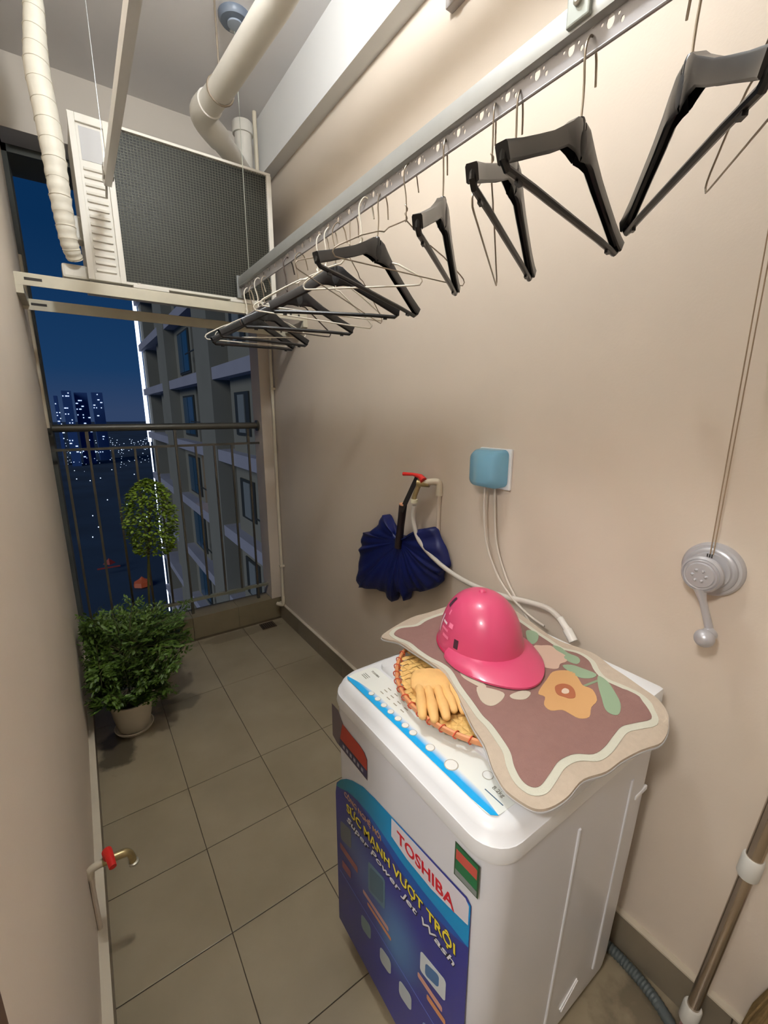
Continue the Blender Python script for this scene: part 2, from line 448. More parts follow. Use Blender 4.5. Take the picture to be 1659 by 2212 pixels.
bm = BM(); box(bm, -0.036, 0.036, AY+0.0045, AY+0.0065, 2.44, 2.555); link('rating_label', bm, M_lab, ac)
lv = BM(); vs = box(lv, -0.036, 0.036, AY-0.001, AY+0.008, -0.006, 0.006, bev=0.002)
for v in lv.verts:
    if v.co.z > 0: v.co.y += 0.005
lme = bpy.data.meshes.new('louvre'); lv.to_mesh(lme); lv.free(); lme.materials.append(M_acw)
for k_ in range(14):
    o = bpy.data.objects.new('louvre', lme); C.objects.link(o); o.parent = ac; o.matrix_parent_inverse = Matrix.Translation(-Vector(ac.location)); o.location = (0, 0, 2.412-0.0282*k_)
bm = BM(); box(bm, 0.068, 0.72, AY+0.012, AY+0.02, 2.01, 2.585); link('coil', bm, M_coil, ac)
bm = BM()   # fine protective grid (wires)
x = 0.075
while x < 0.712:
    box(bm, x, x+0.0016, AY+0.003, AY+0.0046, 2.012, 2.583); x += 0.0125
z = 2.018
while z < 2.58:
    box(bm, 0.07, 0.713, AY+0.0015, AY+0.003, z, z+0.0016); z += 0.0105
link('guard_grid', bm, M_grid, ac, kind='stuff')
bm = BM(); box(bm, 0.068, 0.735, AY-0.004, AY+0.02, 2.583, 2.594, bev=0.002); box(bm, 0.714, 0.737, AY-0.004, AY+0.02, 2.004, 2.583, bev=0.002); box(bm, 0.068, 0.735, AY-0.004, AY+0.02, 2.004, 2.014); link('coil_frame', bm, M_acw, ac)
bm = BM(); box(bm, -0.105, -0.065, AY+0.05, AY+0.14, 2.16, 2.25, bev=0.008); link('valve_cover', bm, M_acw, ac)
bm = BM(); box(bm, -0.155, -0.065, AY+0.03, AY+0.13, 2.006, 2.06, bev=0.01); link('pipe_cover', bm, M_acw, ac)
for fx in (0.09, 0.50):
    bm = BM(); box(bm, fx, fx+0.14, AY-0.016, AY+0.05, 1.992, 2.006, bev=0.002); lathe(bm, [(0.007, 0), (0.007, 0.008), (0, 0.009)], Matrix.Translation((fx+0.025, AY-0.003, 2.006)), 8); link('foot', bm, M_acw, ac)
br = thing('wall_bracket', 'cream painted steel bracket spanning the balcony under the air conditioner', 'bracket', (0.3, AY+0.1, 1.93))
def angle_bar(yc, z0, name='bar'):
    b = BM()
    box(b, LX, W, yc-0.018, yc-0.013, z0-0.045, z0, bev=0.001); box(b, LX, W, yc-0.013, yc+0.024, z0-0.005, z0)
    for i_ in range(9):
        xx_ = LX+0.06+i_*0.14
    link(name, b, M_galv, br)
    for xx_ in (LX+0.03, 0.80, 0.845):
        s = BM(); box(s, xx_, xx_+(0.055 if xx_ < 0 else 0.010), yc-0.0192, yc-0.0178, z0-0.026, z0-0.016, bev=0.0004); link('slot', s, M_dark, br)
angle_bar(AY+0.0, 1.990); angle_bar(AY+0.25, 1.945)
for xx in (LX+0.012, W-0.012):
    b = BM(); box(b, xx-0.012, xx+0.012, AY-0.02, AY+0.30, 1.915, 1.945); link('end_plate', b, M_galv, br)
bm = BM(); tube(bm, [(LX+0.004, L-0.006, 2.2), (LX+0.004, L-0.006, 1.39)], 0.009, 10)
tag(link('edge_trim', bm, M_pvc, None, True), 'thin cream vertical strip on the left wall edge above the handrail', 'trim')

# refrigerant line-set wrapped in white insulation
ls = thing('insulated_pipe', 'thick white wrapped refrigerant pipe curving down from the ceiling to the air conditioner', 'pipe', (-0.13, AY, 2.1))
cl = spline([(-0.16, 1.02, 3.02), (-0.135, 1.12, 2.96), (-0.125, 1.19, 2.87), (-0.135, 1.21, 2.76), (-0.142, 1.21, 2.66), (-0.135, 1.21, 2.54), (-0.130, 1.21, 2.42), (-0.128, 1.215, 2.30), (-0.124, 1.23, 2.20), (-0.118, 1.25, 2.12), (-0.105, 1.28, 2.075)], 14)
rr = []
for i, p in enumerate(cl):
    t = i/len(cl)
    r_ = 0.022 + 0.017*min(1, max(0, (t-0.05)*3)) - 0.012*max(0, (t-0.55)*2.0)
    wr = 0.0013*math.sin(i*1.3) if t > 0.6 else 0.0004*math.sin(i*1.3)
    rr.append(r_+wr)
bm = BM(); tube(bm, cl, rr, 22); link('insulation', bm, M_wrap, ls, True, angle=60)
bm = BM()
for i in range(4, len(cl)-6, 7):
    c0 = cl[i]; a = []
    _, fr_ = frames(cl)
    u, v = fr_[i]; tdir = (cl[i+1]-cl[i-1]).normalized()
    for k_ in range(20):
        an = 2*PI*k_/20
        a.append(c0 + (u*math.cos(an)+v*math.sin(an))*(rr[i]+0.0006) + tdir*0.006*math.cos(an))
    tube(bm, a, 0.0016, 5, closed=True)
link('wrapping_tape', bm, kind='stuff', parent=ls, smooth=True, material=mat('tape_edge', (220, 214, 198), 0.5))

# small drain tube down the right corner
pv = thing('corner_pipe', 'thin cream plastic pipe clipped down the right wall corner by the railing', 'pipe', (0.872, 1.755, 0.0))
bm = BM(); tube(bm, [(0.878, 1.755, 1.93), (0.878, 1.755, 0.17)], 0.0105, 12); link('pipe_run', bm, M_pvc, pv, True)
bm = BM(); tube(bm, spline([(0.878, 1.755, 0.2), (0.878, 1.755, 0.135), (0.868, 1.765, 0.125), (0.85, 1.80, 0.125)], 4), 0.013, 12); link('elbow', bm, M_pvc, pv, True)
for z in (1.62, 0.42): b = BM(); box(b, 0.864, W, 1.742, 1.768, z-0.008, z+0.008, bev=0.003); link('clip', b, M_pvc, pv)
dr = thing('floor_drain', 'small square metal floor drain near the kerb and right wall', 'drain', (0.755, 1.755, 0))
b = BM(); box(b, 0.705, 0.805, 1.71, 1.80, 0.0, 0.003, bev=0.001); link('plate', b, mat('drain_metal', (84, 70, 56), 0.4, 0.5), dr)
for k_ in range(6): b = BM(); box(b, 0.715+0.014*k_, 0.721+0.014*k_, 1.72, 1.79, 0.003, 0.0036); link('slot', b, M_dark, dr)

# ------------------------------------------------------------------ drying rack rail (right)
rk = thing('drying_rack_rail', 'long silver aluminium drying rail with a perforated hanging strip, full of hangers', 'drying rack', (0.55, 0.1, 2.05))
bm = BM()
prof = [(-0.012, 2.062), (-0.014, 2.075), (-0.011, 2.101), (0.0, 2.106), (0.011, 2.101), (0.014, 2.075), (0.012, 2.062), (0.004, 2.058), (-0.004, 2.058)]
loft(bm, [[Vector((0.55+a, yy, b_)) for a, b_ in prof] for yy in (-1.5, 1.235)])
link('top_channel', bm, M_alu, rk, True, angle=30)
bm = BM(); box(bm, 0.532, 0.568, 1.235, 1.247, 2.01, 2.11, bev=0.003); link('end_cap', bm, mat('grey_cap', (120, 122, 120), 0.4), rk)
def ell(cx, cy, a, b_, n=12, rot=0):
    return [(cx + a*math.cos(t)*math.cos(rot) - b_*math.sin(t)*math.sin(rot), cy + a*math.cos(t)*math.sin(rot) + b_*math.sin(t)*math.cos(rot)) for t in [-2*PI*k/n for k in range(n)]]
bm = BM()
p0 = -0.603; NP = 28
yy = p0 - 0.065*14
for i in range(NP+14):
    a = yy + 0.065*i; b_ = a+0.065
    if b_ > 1.232: break
    c_ = a+0.0325
    outer_ = [(a, 2.022), (b_, 2.022), (b_, 2.062), (a, 2.062)]
    holes = [ell(c_, 2.048, 0.0062, 0.0095), ell(c_+0.0135, 2.051, 0.0024, 0.0028, 8), ell(c_-0.0125, 2.051, 0.0024, 0.0028, 8), ell(c_-0.019, 2.040, 0.003, 0.0045, 8),
             ell(c_+0.0235, 2.0555, 0.0062, 0.0014, 8)]
    plate(bm, [outer_]+holes, lambda u, v: Vector((0.5492, u, v)), (1, 0, 0), 0.0016)
link('perforated_strip', bm, M_alud, rk)
bm = BM(); tube(bm, [(0.55, -1.5, 2.0225), (0.55, 1.232, 2.0225)], 0.0028, 8); link('lower_lip', bm, M_alud, rk)
cp = BM(); box(cp, 0.530, 0.570, -0.545, -0.505, 2.066, 2.112, bev=0.003); c_o = link('cable_clip', cp, mat('clip_grey', (176, 184, 178), 0.35, 0.2), rk)
b = BM(); lathe(b, [(0.0065, 0), (0.0065, 0.004), (0.003, 0.006), (0, 0.006)], axis_mat((0.530, -0.525, 2.092), (-1, 0, 0)), 12); link('bolt', b, mat('bolt', (190, 190, 180), 0.3, 0.6), rk)
bm = BM(); tube(bm, [(0.55, 1.108, 2.10), (0.55, 1.108, CZ)], 0.0013, 6)
tube(bm, [(0.55, 1.085, 2.035), (0.55, 1.098, 2.10), (0.55, 1.108, 2.115), (0.55, 1.118, 2.10), (0.553, 1.125, 2.03)], 0.0015, 6)
link('hoist_cable', bm, mat('pale_cable', (176, 180, 168), 0.4, 0.3), rk)
bm = BM(); tube(bm, [(0.552, -0.525, 2.11), (0.625, -0.53, CZ)], 0.0013, 6); link('hoist_cable', bm, MATS['pale_cable'], rk)
b = BM(); box(b, 0.535, 0.565, 1.09, 1.126, CZ-0.03, CZ, bev=0.003); link('ceiling_pulley', b, M_alu, rk)

# second rail (left), higher
r2 = thing('second_drying_rail', 'slim silver drying rail hoisted higher, in front of the louvred panel', 'drying rack', (0.04, 0.3, 2.35))
bm = BM()
prof2 = [(-0.012, -0.022), (-0.017, 0.0), (-0.012, 0.02), (0.0, 0.024), (0.012, 0.02), (0.017, 0.0), (0.012, -0.022)]
def bar2(y): return 2.322 + (1.2-y)*0.012
loft(bm, [[Vector((0.025+a, yy, bar2(yy)+b_)) for a, b_ in prof2] for yy in (-1.5, 1.10)]); link('bar', bm, mat('pale_rail_metal', (214, 212, 208), 0.35, 0.15), r2, True, angle=30)
bm = BM(); box(bm, 0.008, 0.042, 1.02, 1.06, bar2(1.1)-0.018, bar2(1.1)+0.024, bev=0.003)
tube(bm, [(0.022, 1.11, bar2(1.1)-0.0), (0.02, 1.118, bar2(1.1)-0.03), (0.018, 1.122, bar2(1.1)-0.055)], 0.004, 8); link('end_clip', bm, mat('rail_clip', (150, 146, 138), 0.4, 0.4), r2, True)
bm = BM(); tube(bm, [(0.02, 1.05, bar2(1.0)), (0.02, 1.05, CZ)], 0.0011, 6); link('hoist_cable', bm, M_alu, r2)

# ------------------------------------------------------------------ hangers
def hook_pts():
    return spline([(0, 0, -0.006), (0, 0, 0.03), (-0.003, 0, 0.055), (-0.009, 0, 0.082), (-0.008, 0, 0.104), (0.004, 0, 0.120), (0.018, 0, 0.116), (0.028, 0, 0.100), (0.033, 0, 0.080), (0.036, 0, 0.066)], 6)
def lobj(name, bm, m_, parent, smooth=True, angle=35):
    bmesh.ops.recalc_face_normals(bm, faces=bm.faces[:])
    me = bpy.data.meshes.new(name); bm.to_mesh(me); bm.free(); me.materials.append(m_)
    if smooth:
        for p in me.polygons: p.use_smooth = True
        me.set_sharp_from_angle(angle=R(angle))
    o = bpy.data.objects.new(name, me); C.objects.link(o); o.parent = parent; return o

def arm_sections(s, D, Wd):
    # cross sections (centre x,z ; tangent slope ; half depth y ; half height)
    c = [(0.004, -0.030, 0.0085, 0.030), (0.016, -0.031, 0.010, 0.027), (0.030, -0.036, 0.010, 0.020), (0.050, -0.043, 0.0085, 0.0140), (0.080, -0.043-(D-0.043)*0.24, 0.008, 0.0128),
         (0.120, -0.043-(D-0.043)*0.51, 0.0076, 0.0122), (0.160, -0.043-(D-0.043)*0.78, 0.0076, 0.0122), (Wd-0.012, -D+0.002, 0.0085, 0.0125), (Wd-0.001, -D-0.004, 0.010, 0.013)]
    secs = []
    for i, (cx, cz, hy, hz) in enumerate(c):
        a = c[max(i-1, 0)]; b_ = c[min(i+1, len(c)-1)]
        t = Vector((b_[0]-a[0], 0, b_[1]-a[1])).normalized(); nrm = Vector((-t.z, 0, t.x))
        p = Vector((cx, 0, cz)); ring = []
        for (uu, vv) in ((-1, 0.75), (-0.8, 1), (0.8, 1), (1, 0.75), (1, -0.75), (0.72, -0.95), (0.4, -0.25), (-0.4, -0.25), (-0.72, -0.95), (-1, -0.75)):
            q = p + Vector((0, uu*hy, 0)) + nrm*(vv*hz)
            ring.append(Vector((q.x*s, q.y, q.z)))
        secs.append(ring)
    return secs
def make_black(Wd, D):
    root = bpy.data.objects.new('clothes_hanger', None); C.objects.link(root); root.empty_display_size = 0.03
    b = BM()
    for s in (-1, 1): loft(b, arm_sections(s, D, Wd))
    # collar; a dark oval each side gives a recess's shade as colour
    lathe(b, [(0.0, 0.006), (0.006, 0.005), (0.008, 0.0), (0.009, -0.012), (0.009, -0.03), (0.0, -0.04)], None, 14)
    lobj('shoulders', b, M_black, root)
    b = BM()
    for sy3 in (-1, 1): lathe(b, [(1.0, -0.0), (0.85, 0.0006), (0.0, 0.0004)], Matrix.Translation((0, sy3*0.0094, -0.034)) @ Matrix.Rotation(-sy3*PI/2, 4, 'X') @ Matrix.Diagonal((0.0105, 0.020, 1, 1)), 20)
    lobj('neck_recess_shade', b, mat('black_recess_shade', (9, 9, 11), 0.6), root)
    b = BM(); tube(b, [(-Wd+0.004, 0, -D+0.002), (-Wd+0.004, 0, -D-0.010), (-Wd+0.014, 0, -D-0.018), (-0.12, 0, -D-0.016), (0.12, 0, -D-0.016), (Wd-0.014, 0, -D-0.018), (Wd-0.004, 0, -D-0.010), (Wd-0.004, 0, -D+0.002)], 0.0058, 8)
    for sx3 in (-1, 1): box(b, sx3*(Wd-0.045)-0.006, sx3*(Wd-0.045)+0.006, -0.003, 0.003, -D-0.027, -D-0.018)
    lobj('trouser_bar', b, M_black, root)
    b = BM(); tube(b, hook_pts(), 0.0019, 7); lobj('hook', b, M_wire, root)
    return root
def place(o, x, y, z, th, roll, label, cat, group):
    o.location = (x, y, z)
    o.rotation_euler = (Matrix.Rotation(th, 4, 'Z') @ Matrix.Rotation(-roll, 4, 'Y')).to_euler()
    o['label'] = label; o['category'] = cat; o['group'] = group
def copy_tree(o, parent=None):
    c = o.copy(); C.objects.link(c); c.parent = parent
    for ch in o.children: copy_tree(ch, c)
    return c
proto = make_black(0.203, 0.122)
G1 = 'black plastic hangers on the drying rail'
BL = [(0.536, -0.700, 1.925, 0.78, 0.02, 'black hanger closest to the viewer, cut off by the right edge of the photo'),
      (0.535, -0.544, 1.925, 0.126, -0.06, 'black hanger with its right tip touching the tip of the nearest hanger'),
      (0.538, -0.410, 1.925, 0.426, -0.10, 'black hanger partly behind the left tip of the second nearest hanger'),
      (0.536, -0.218, 1.927, 0.626, -0.04, 'narrow-looking black hanger hanging by itself mid-rail in front of bare wall'),
      (0.538, 0.043, 1.924, 0.251, -0.14, 'black hanger with a raised collar beside the upside-down pale wire hook'),
      (0.536, 0.272, 1.915, -0.50, -0.02, 'black hanger whose long lower bar crosses in front of two white wires'),
      (0.535, 0.546, 1.905, -0.223, 0.0, 'black hanger third from the far end, with a brown wire hanger right beside it'),
      (0.537, 0.90, 1.91, 0.09, 0.0, 'black hanger second from the far end of the rail'),
      (0.537, 1.05, 1.905, 0.15, 0.03, 'black hanger at the far end of the rail, bunched with the white hangers')]
for i, (x, y, z, th, ro, lab) in enumerate(BL):
    o = proto if i == 0 else copy_tree(proto)
    place(o, x, y, z, th, ro, lab, 'hanger', G1)

def wire_hanger(m_, r_, label, x, y, z, th, ro, Wd=0.2, D=0.10, notch=True, hookm=True, big=1.0):
    pts = [(0.002, 0, -0.004), (0.02, 0, -0.014)]
    if notch: pts += [(0.05, 0, -0.03), (0.062, 0, -0.042), (0.078, 0, -0.044)]
    pts += [(Wd*0.62, 0, -D*0.62), (Wd-0.015, 0, -D+0.004), (Wd-0.004, 0, -D-0.004), (Wd, 0, -D-0.012), (Wd-0.006, 0, -D-0.021), (Wd-0.02, 0, -D-0.022)]
    full = pts + [(-a, 0, c_) for a, _, c_ in reversed(pts)]
    b = BM(); tube(b, full, r_, 7)
    hp = [Vector((q.x*big, q.y, q.z*(1 if big == 1 else 1.02))) for q in hook_pts()]
    # hook and twisted neck are the same wire
    tube(b, hp, r_, 7)
    tube(b, [(0.003*math.sin(k*1.1), 0.003*math.cos(k*1.1), -0.006+0.0035*k) for k in range(12)], r_, 6)
    o = lobj('wire_hanger', b, m_, None, angle=60)
    place(o, x, y, z, th, ro, label, 'hanger', 'wire hangers on the drying rail')
    return o
wire_hanger(M_wire, 0.0016, 'thin grey wire hanger with a long arm pointing left, between two black hangers mid-rail', 0.543, -0.076, 1.937, -0.051, -0.02, 0.20, 0.10)
wire_hanger(M_wirew, 0.0026, 'thick cream coated hanger with its hook on the strip above the raised black collar', 0.538, 0.125, 1.93, -0.95, -0.05, 0.185, 0.085)
wire_hanger(M_wirew, 0.0024, 'white coated hanger whose upper arm slants over the sixth black hanger', 0.538, 0.34, 1.925, -0.42, -0.08, 0.20, 0.115)
wire_hanger(M_wirew, 0.0024, 'white coated hanger with lower bar just under the first white one', 0.538, 0.40, 1.925, -0.36, -0.10, 0.20, 0.125)
wire_hanger(M_wire, 0.0015, 'thin dull wire hanger tilted in the gap behind the sixth black hanger', 0.541, 0.20, 1.93, 0.35, -0.20, 0.20, 0.11)
wire_hanger(M_wireb, 0.0026, 'dark brown coated wire hanger low behind the third black hanger from the far end', 0.538, 0.66, 1.92, 0.10, 0.0, 0.195, 0.12)
wire_hanger(M_wirew, 0.0028, 'bright white hanger lowest at the far left end of the rail', 0.540, 1.14, 1.915, -0.054, -0.01, 0.195, 0.10)
wire_hanger(M_wirew, 0.0022, 'slim white hanger half hidden among the far bunch', 0.540, 0.98, 1.92, -0.35, 0.04, 0.195, 0.10)
wire_hanger(M_wire, 0.0017, 'thin wire hanger seen edge-on behind the third nearest black hanger', 0.541, -0.352, 1.93, 0.618, -0.05, 0.201, 0.126)
wire_hanger(M_wire, 0.0016, 'bent wire hanger high at the right edge, behind the nearest black hanger', 0.543, -0.79, 1.935, 0.62, 0.06, 0.21, 0.10)
wire_hanger(M_wirew, 0.0024, 'white coated hanger poking in at the right edge beside the bare wall', 0.538, -0.90, 1.93, 0.55, 0.08, 0.205, 0.10)

# ------------------------------------------------------------------ pulley on the wall under the beam
pu = thing('wall_pulley', 'small grey pulley block under the ceiling beam at the top edge', 'pulley', (0.86, 0.12, 2.66))
b = BM(); box(b, 0.868, W, 0.08, 0.17, 2.64, 2.72, bev=0.004); link('bracket', b, mat('pulley_grey', (170, 164, 160), 0.4, 0.3), pu)
b = BM(); lathe(b, [(0.02, -0.008), (0.016, 0), (0.02, 0.008)], axis_mat((0.855, 0.125, 2.66), (1, 0, 0)), 18); link('wheel', b, mat('pulley_wheel', (120, 104, 100), 0.4), pu, True)

# ------------------------------------------------------------------ washing machine
wm = thing('washing_machine', 'white top-loading washing machine with blue front sticker and control panel', 'washing machine', (0.53, -0.43, 0))
def sec(z, x0, x1, y0, y1, r): return [Vector((a, b_, z)) for a, b_ in rrect(x0, x1, y0, y1, r)]
bm = BM()
loft(bm, [sec(0.045, 0.275, 0.80, -0.655, -0.20, 0.05), sec(0.055, 0.262, 0.812, -0.668, -0.188, 0.055), sec(0.10, 0.257, 0.815, -0.672, -0.182, 0.055), sec(0.50, 0.256, 0.818, -0.690, -0.170, 0.055), sec(0.768, 0.256, 0.820, -0.700, -0.162, 0.055)])
link('cabinet', bm, M_washer, wm, True, angle=30)
bm = BM()
loft(bm, [sec(0.768, 0.253, 0.823, -0.703, -0.159, 0.058), sec(0.776, 0.251, 0.824, -0.705, -0.157, 0.060), sec(0.800, 0.253, 0.823, -0.703, -0.160, 0.060), sec(0.801, 0.255, 0.822, -0.701, -0.162, 0.058), sec(0.818, 0.262, 0.818, -0.695, -0.168, 0.056), sec(0.828, 0.272, 0.812, -0.685, -0.178, 0.050), sec(0.832, 0.288, 0.805, -0.672, -0.192, 0.040)])
link('top_frame', bm, M_washtop, wm, True, angle=50)
bm = BM()
pts_l = []
loft(bm, [[Vector((a, b_, z_)) for a, b_ in rrect(x0, x1, y0_, y1_, 0.03)] for z_, x0, x1, y0_, y1_ in ((0.830, 0.372, 0.79, -0.668, -0.196), (0.842, 0.374, 0.79, -0.666, -0.198), (0.848, 0.384, 0.785, -0.656, -0.208))])
link('lid', bm, M_washtop, wm, True, angle=50)
bm = BM(); box(bm, 0.755, 0.822, -0.69, -0.17, 0.826, 0.872, bev=0.012); link('rear_housing', bm, M_washtop, wm, True, angle=50)
for fx, fy in ((0.31, -0.235), (0.31, -0.61), (0.76, -0.235), (0.76, -0.61)):
    b = BM(); lathe(b, [(0.026, 0.0), (0.028, 0.01), (0.022, 0.03), (0.022, 0.05)], Matrix.Translation((fx, fy, 0)), 16); link('foot', b, mat('foot_grey', (120, 118, 112), 0.6), wm, True)
# side pressings on the near face
def yface(z): return -0.672 - (z-0.10)*0.028/0.668 - 0.0
for xx in (0.50, 0.70):
    b = BM(); tube(b, [(xx, yface(0.12)-0.0, 0.12), (xx, yface(0.70), 0.70)], 0.004, 8); link('side_rib', b, M_washer, wm, True)
b = BM(); box(b, 0.735, 0.79, -0.697, -0.690, 0.622, 0.634, bev=0.003); link('carry_handle', b, M_washtop, wm)
b = BM(); tube(b, [(0.56, -0.674, 0.125), (0.62, -0.675, 0.165), (0.625, -0.675, 0.155), (0.565, -0.674, 0.112)], 0.0022, 6, closed=True); link('vent_ring', b, M_washtop, wm)

def F(s, z, d=0.0): return Vector((0.2555-d, -s, z))
FN = (-1, 0, 0)
def fshape(name, pts, col, lvl, rough=0.35, parent=None, label=None, smooth_n=0):
    if smooth_n: pts = [(p.x, p.y) for p in spline([(a, b_, 0) for a, b_ in pts], smooth_n, True)]
    b = BM(); plate(b, [pts], lambda u, v: F(u, v, 0.0004*lvl), FN, 0.0003)
    mm_ = col if isinstance(col, bpy.types.Material) else mat('print_%d_%d_%d' % col, col, rough)
    o = link(name, b, mm_, parent or wm)
    if label: o['label'] = label
    return o
def gradmat(name, c0, c1, axis, a0, a1, rough=0.35):
    mm_ = mat(name, c0, rough); n = mm_.node_tree; b_ = n.nodes['Principled BSDF']
    g = n.nodes.new('ShaderNodeNewGeometry'); s_ = n.nodes.new('ShaderNodeSeparateXYZ'); n.links.new(g.outputs['Position'], s_.inputs[0])
    mr = n.nodes.new('ShaderNodeMapRange'); mr.inputs[1].default_value = a0; mr.inputs[2].default_value = a1
    n.links.new(s_.outputs[axis], mr.inputs[0])
    mx = n.nodes.new('ShaderNodeMixRGB'); mx.inputs[1].default_value = (*lin(c0), 1); mx.inputs[2].default_value = (*lin(c1), 1)
    n.links.new(mr.outputs[0], mx.inputs[0]); n.links.new(mx.outputs[0], b_.inputs['Base Color']); return mm_
def postermat():
    mm_ = mat('poster_navy', (52, 56, 140), 0.35); n = mm_.node_tree; b_ = n.nodes['Principled BSDF']
    g = n.nodes.new('ShaderNodeNewGeometry')
    last = None; base = (*lin((50, 54, 140)), 1)
    for cy, cz, r_, c in ((-0.31, 0.38, 0.13, (88, 112, 176)), (-0.46, 0.35, 0.12, (84, 124, 180)), (-0.24, 0.40, 0.06, (86, 110, 160)), (-0.44, 0.30, 0.10, (84, 132, 184))):
        v = n.nodes.new('ShaderNodeVectorMath'); v.operation = 'DISTANCE'; v.inputs[1].default_value = (0.2555, cy, cz)
        n.links.new(g.outputs['Position'], v.inputs[0])
        mr = n.nodes.new('ShaderNodeMapRange'); mr.inputs[1].default_value = 0.0; mr.inputs[2].default_value = r_; mr.inputs[3].default_value = 0.85; mr.inputs[4].default_value = 0
        mr.interpolation_type = 'SMOOTHSTEP'
        n.links.new(v.outputs['Value'], mr.inputs[0])
        mx = n.nodes.new('ShaderNodeMixRGB'); mx.inputs[2].default_value = (*lin(c), 1); n.links.new(mr.outputs[0], mx.inputs[0])
        if last is None: mx.inputs[1].default_value = base
        else: n.links.new(last, mx.inputs[1])
        last = mx.outputs[0]
    n.links.new(last, b_.inputs['Base Color']); return mm_
poster = fshape('advert_sticker', [(0.178, 0.06), (0.176, 0.49), (0.183, 0.525), (0.205, 0.552), (0.235, 0.578), (0.263, 0.596), (0.313, 0.619), (0.363, 0.629), (0.425, 0.637), (0.645, 0.668), (0.656, 0.66), (0.656, 0.06)], postermat(), 1, label='blue advertising sticker covering the front')
fshape('cyan_swoosh', [(0.181, 0.515), (0.205, 0.552), (0.235, 0.578), (0.263, 0.596), (0.313, 0.619), (0.363, 0.629), (0.42, 0.637), (0.655, 0.66), (0.655, 0.567), (0.60, 0.563), (0.53, 0.556), (0.46, 0.556), (0.40, 0.562), (0.34, 0.566), (0.29, 0.56), (0.24, 0.545), (0.205, 0.525)], gradmat('poster_cyan', (20, 120, 140), (0, 146, 206), 'Y', -0.2, -0.42), 2, parent=poster)
fshape('blue_swoosh', [(0.29, 0.56), (0.34, 0.566), (0.40, 0.562), (0.46, 0.556), (0.53, 0.556), (0.60, 0.563), (0.655, 0.567), (0.62, 0.550), (0.55, 0.530), (0.47, 0.528), (0.40, 0.540), (0.34, 0.552)], (20, 84, 176), 2, parent=poster)
fshape('brand_panel', [(0.428, 0.588), (0.428, 0.634), (0.643, 0.663), (0.652, 0.655), (0.652, 0.614), (0.605, 0.600), (0.556, 0.588), (0.482, 0.582)], (226, 222, 232), 3, parent=poster)
TB = Matrix(((0, 0, -1, 0), (-1, 0, 0, 0), (0, 1, 0, 0), (0, 0, 0, 1)))
def TM(s, z, lvl, rot=0.0):
    p = F(s, z, 0.0004*lvl+0.0003)
    return Matrix.Translation(p) @ TB @ Matrix.Rotation(rot, 4, 'Z')
m_red = mat('brand_red', (206, 24, 44), 0.35); m_yel = mat('sticker_yellow', (244, 226, 60), 0.35); m_wht = mat('sticker_white', (232, 232, 236), 0.35)
m_blk = mat('sticker_shadow', (24, 24, 40), 0.4)
text_obj('brand_lettering', 'TOSHIBA', 0.0265, TM(0.450, 0.596, 4, 0.055), m_red, poster, width=0.170, bold=0.02)
text_obj('headline_shadow', 'SỨC MẠNH VƯỢT TRỘI', 0.0225, TM(0.237, 0.481, 2.5, 0.075), m_blk, poster, width=0.392, bold=0.045)
text_obj('headline_lettering', 'SỨC MẠNH VƯỢT TRỘI', 0.0225, TM(0.236, 0.483, 3.6, 0.075), m_yel, poster, width=0.392, bold=0.015)
text_obj('small_lettering', 'CÔNG NGHỆ MỚI', 0.0135, TM(0.225, 0.520, 3, 0.10), mat('sticker_orange', (206, 160, 110), 0.4), poster, width=0.165, bold=0.01)
text_obj('subline_shadow', 'Super Power Jet Wash', 0.0165, TM(0.237, 0.4505, 2.5, 0.075), m_blk, poster, width=0.392, shear=0.3, bold=0.06)
text_obj('subline_lettering', 'Super Power Jet Wash', 0.0165, TM(0.236, 0.452, 3.6, 0.075), m_wht, poster, width=0.392, shear=0.3, bold=0.01)
# pictures on the sticker
def quad(s0, s1, z0, z1, r_=0.008, sh=0.02):
    p = rrect(s0, s1, z0, z1, r_, 4)
    return [(a, b_ + (a-s0)*sh/(s1-s0)) for a, b_ in p]
fshape('picture_panel', quad(0.335, 0.405, 0.335, 0.425), (96, 132, 152), 3, parent=poster); fshape('picture_panel', quad(0.342, 0.398, 0.345, 0.415), (78, 110, 130), 4, parent=poster)
fshape('picture_panel', quad(0.532, 0.607, 0.345, 0.400), (214, 222, 226), 3, parent=poster); fshape('picture_panel', quad(0.548, 0.588, 0.355, 0.388), (70, 112, 164), 4, parent=poster)
fshape('picture_panel', quad(0.200, 0.255, 0.36, 0.42), (104, 112, 118), 3, parent=poster)
for (s0, s1, z0, z1, c) in ((0.195, 0.285, 0.325, 0.345, (150, 84, 84)), (0.31, 0.42, 0.300, 0.312, (196, 150, 140)), (0.33, 0.43, 0.284, 0.294, (206, 140, 96)), (0.525, 0.60, 0.318, 0.332, (214, 160, 140)), (0.555, 0.61, 0.298, 0.312, (216, 150, 100)), (0.205, 0.25, 0.27, 0.295, (160, 90, 100))):
    fshape('caption_strip', quad(s0, s1, z0, z1, 0.004, 0.008), c, 3, parent=poster)
fshape('divider_line', [(0.19, 0.245), (0.64, 0.262), (0.64, 0.264), (0.19, 0.2475)], (96, 120, 200), 3, parent=poster)
for s0, c in ((0.30, (120, 146, 150)), (0.385, (180, 190, 190)), (0.462, (190, 200, 206)), (0.545, (150, 176, 206))):
    fshape('picture_panel', quad(s0, s0+0.045, 0.175, 0.222, 0.012, 0.01), c, 3, parent=poster)
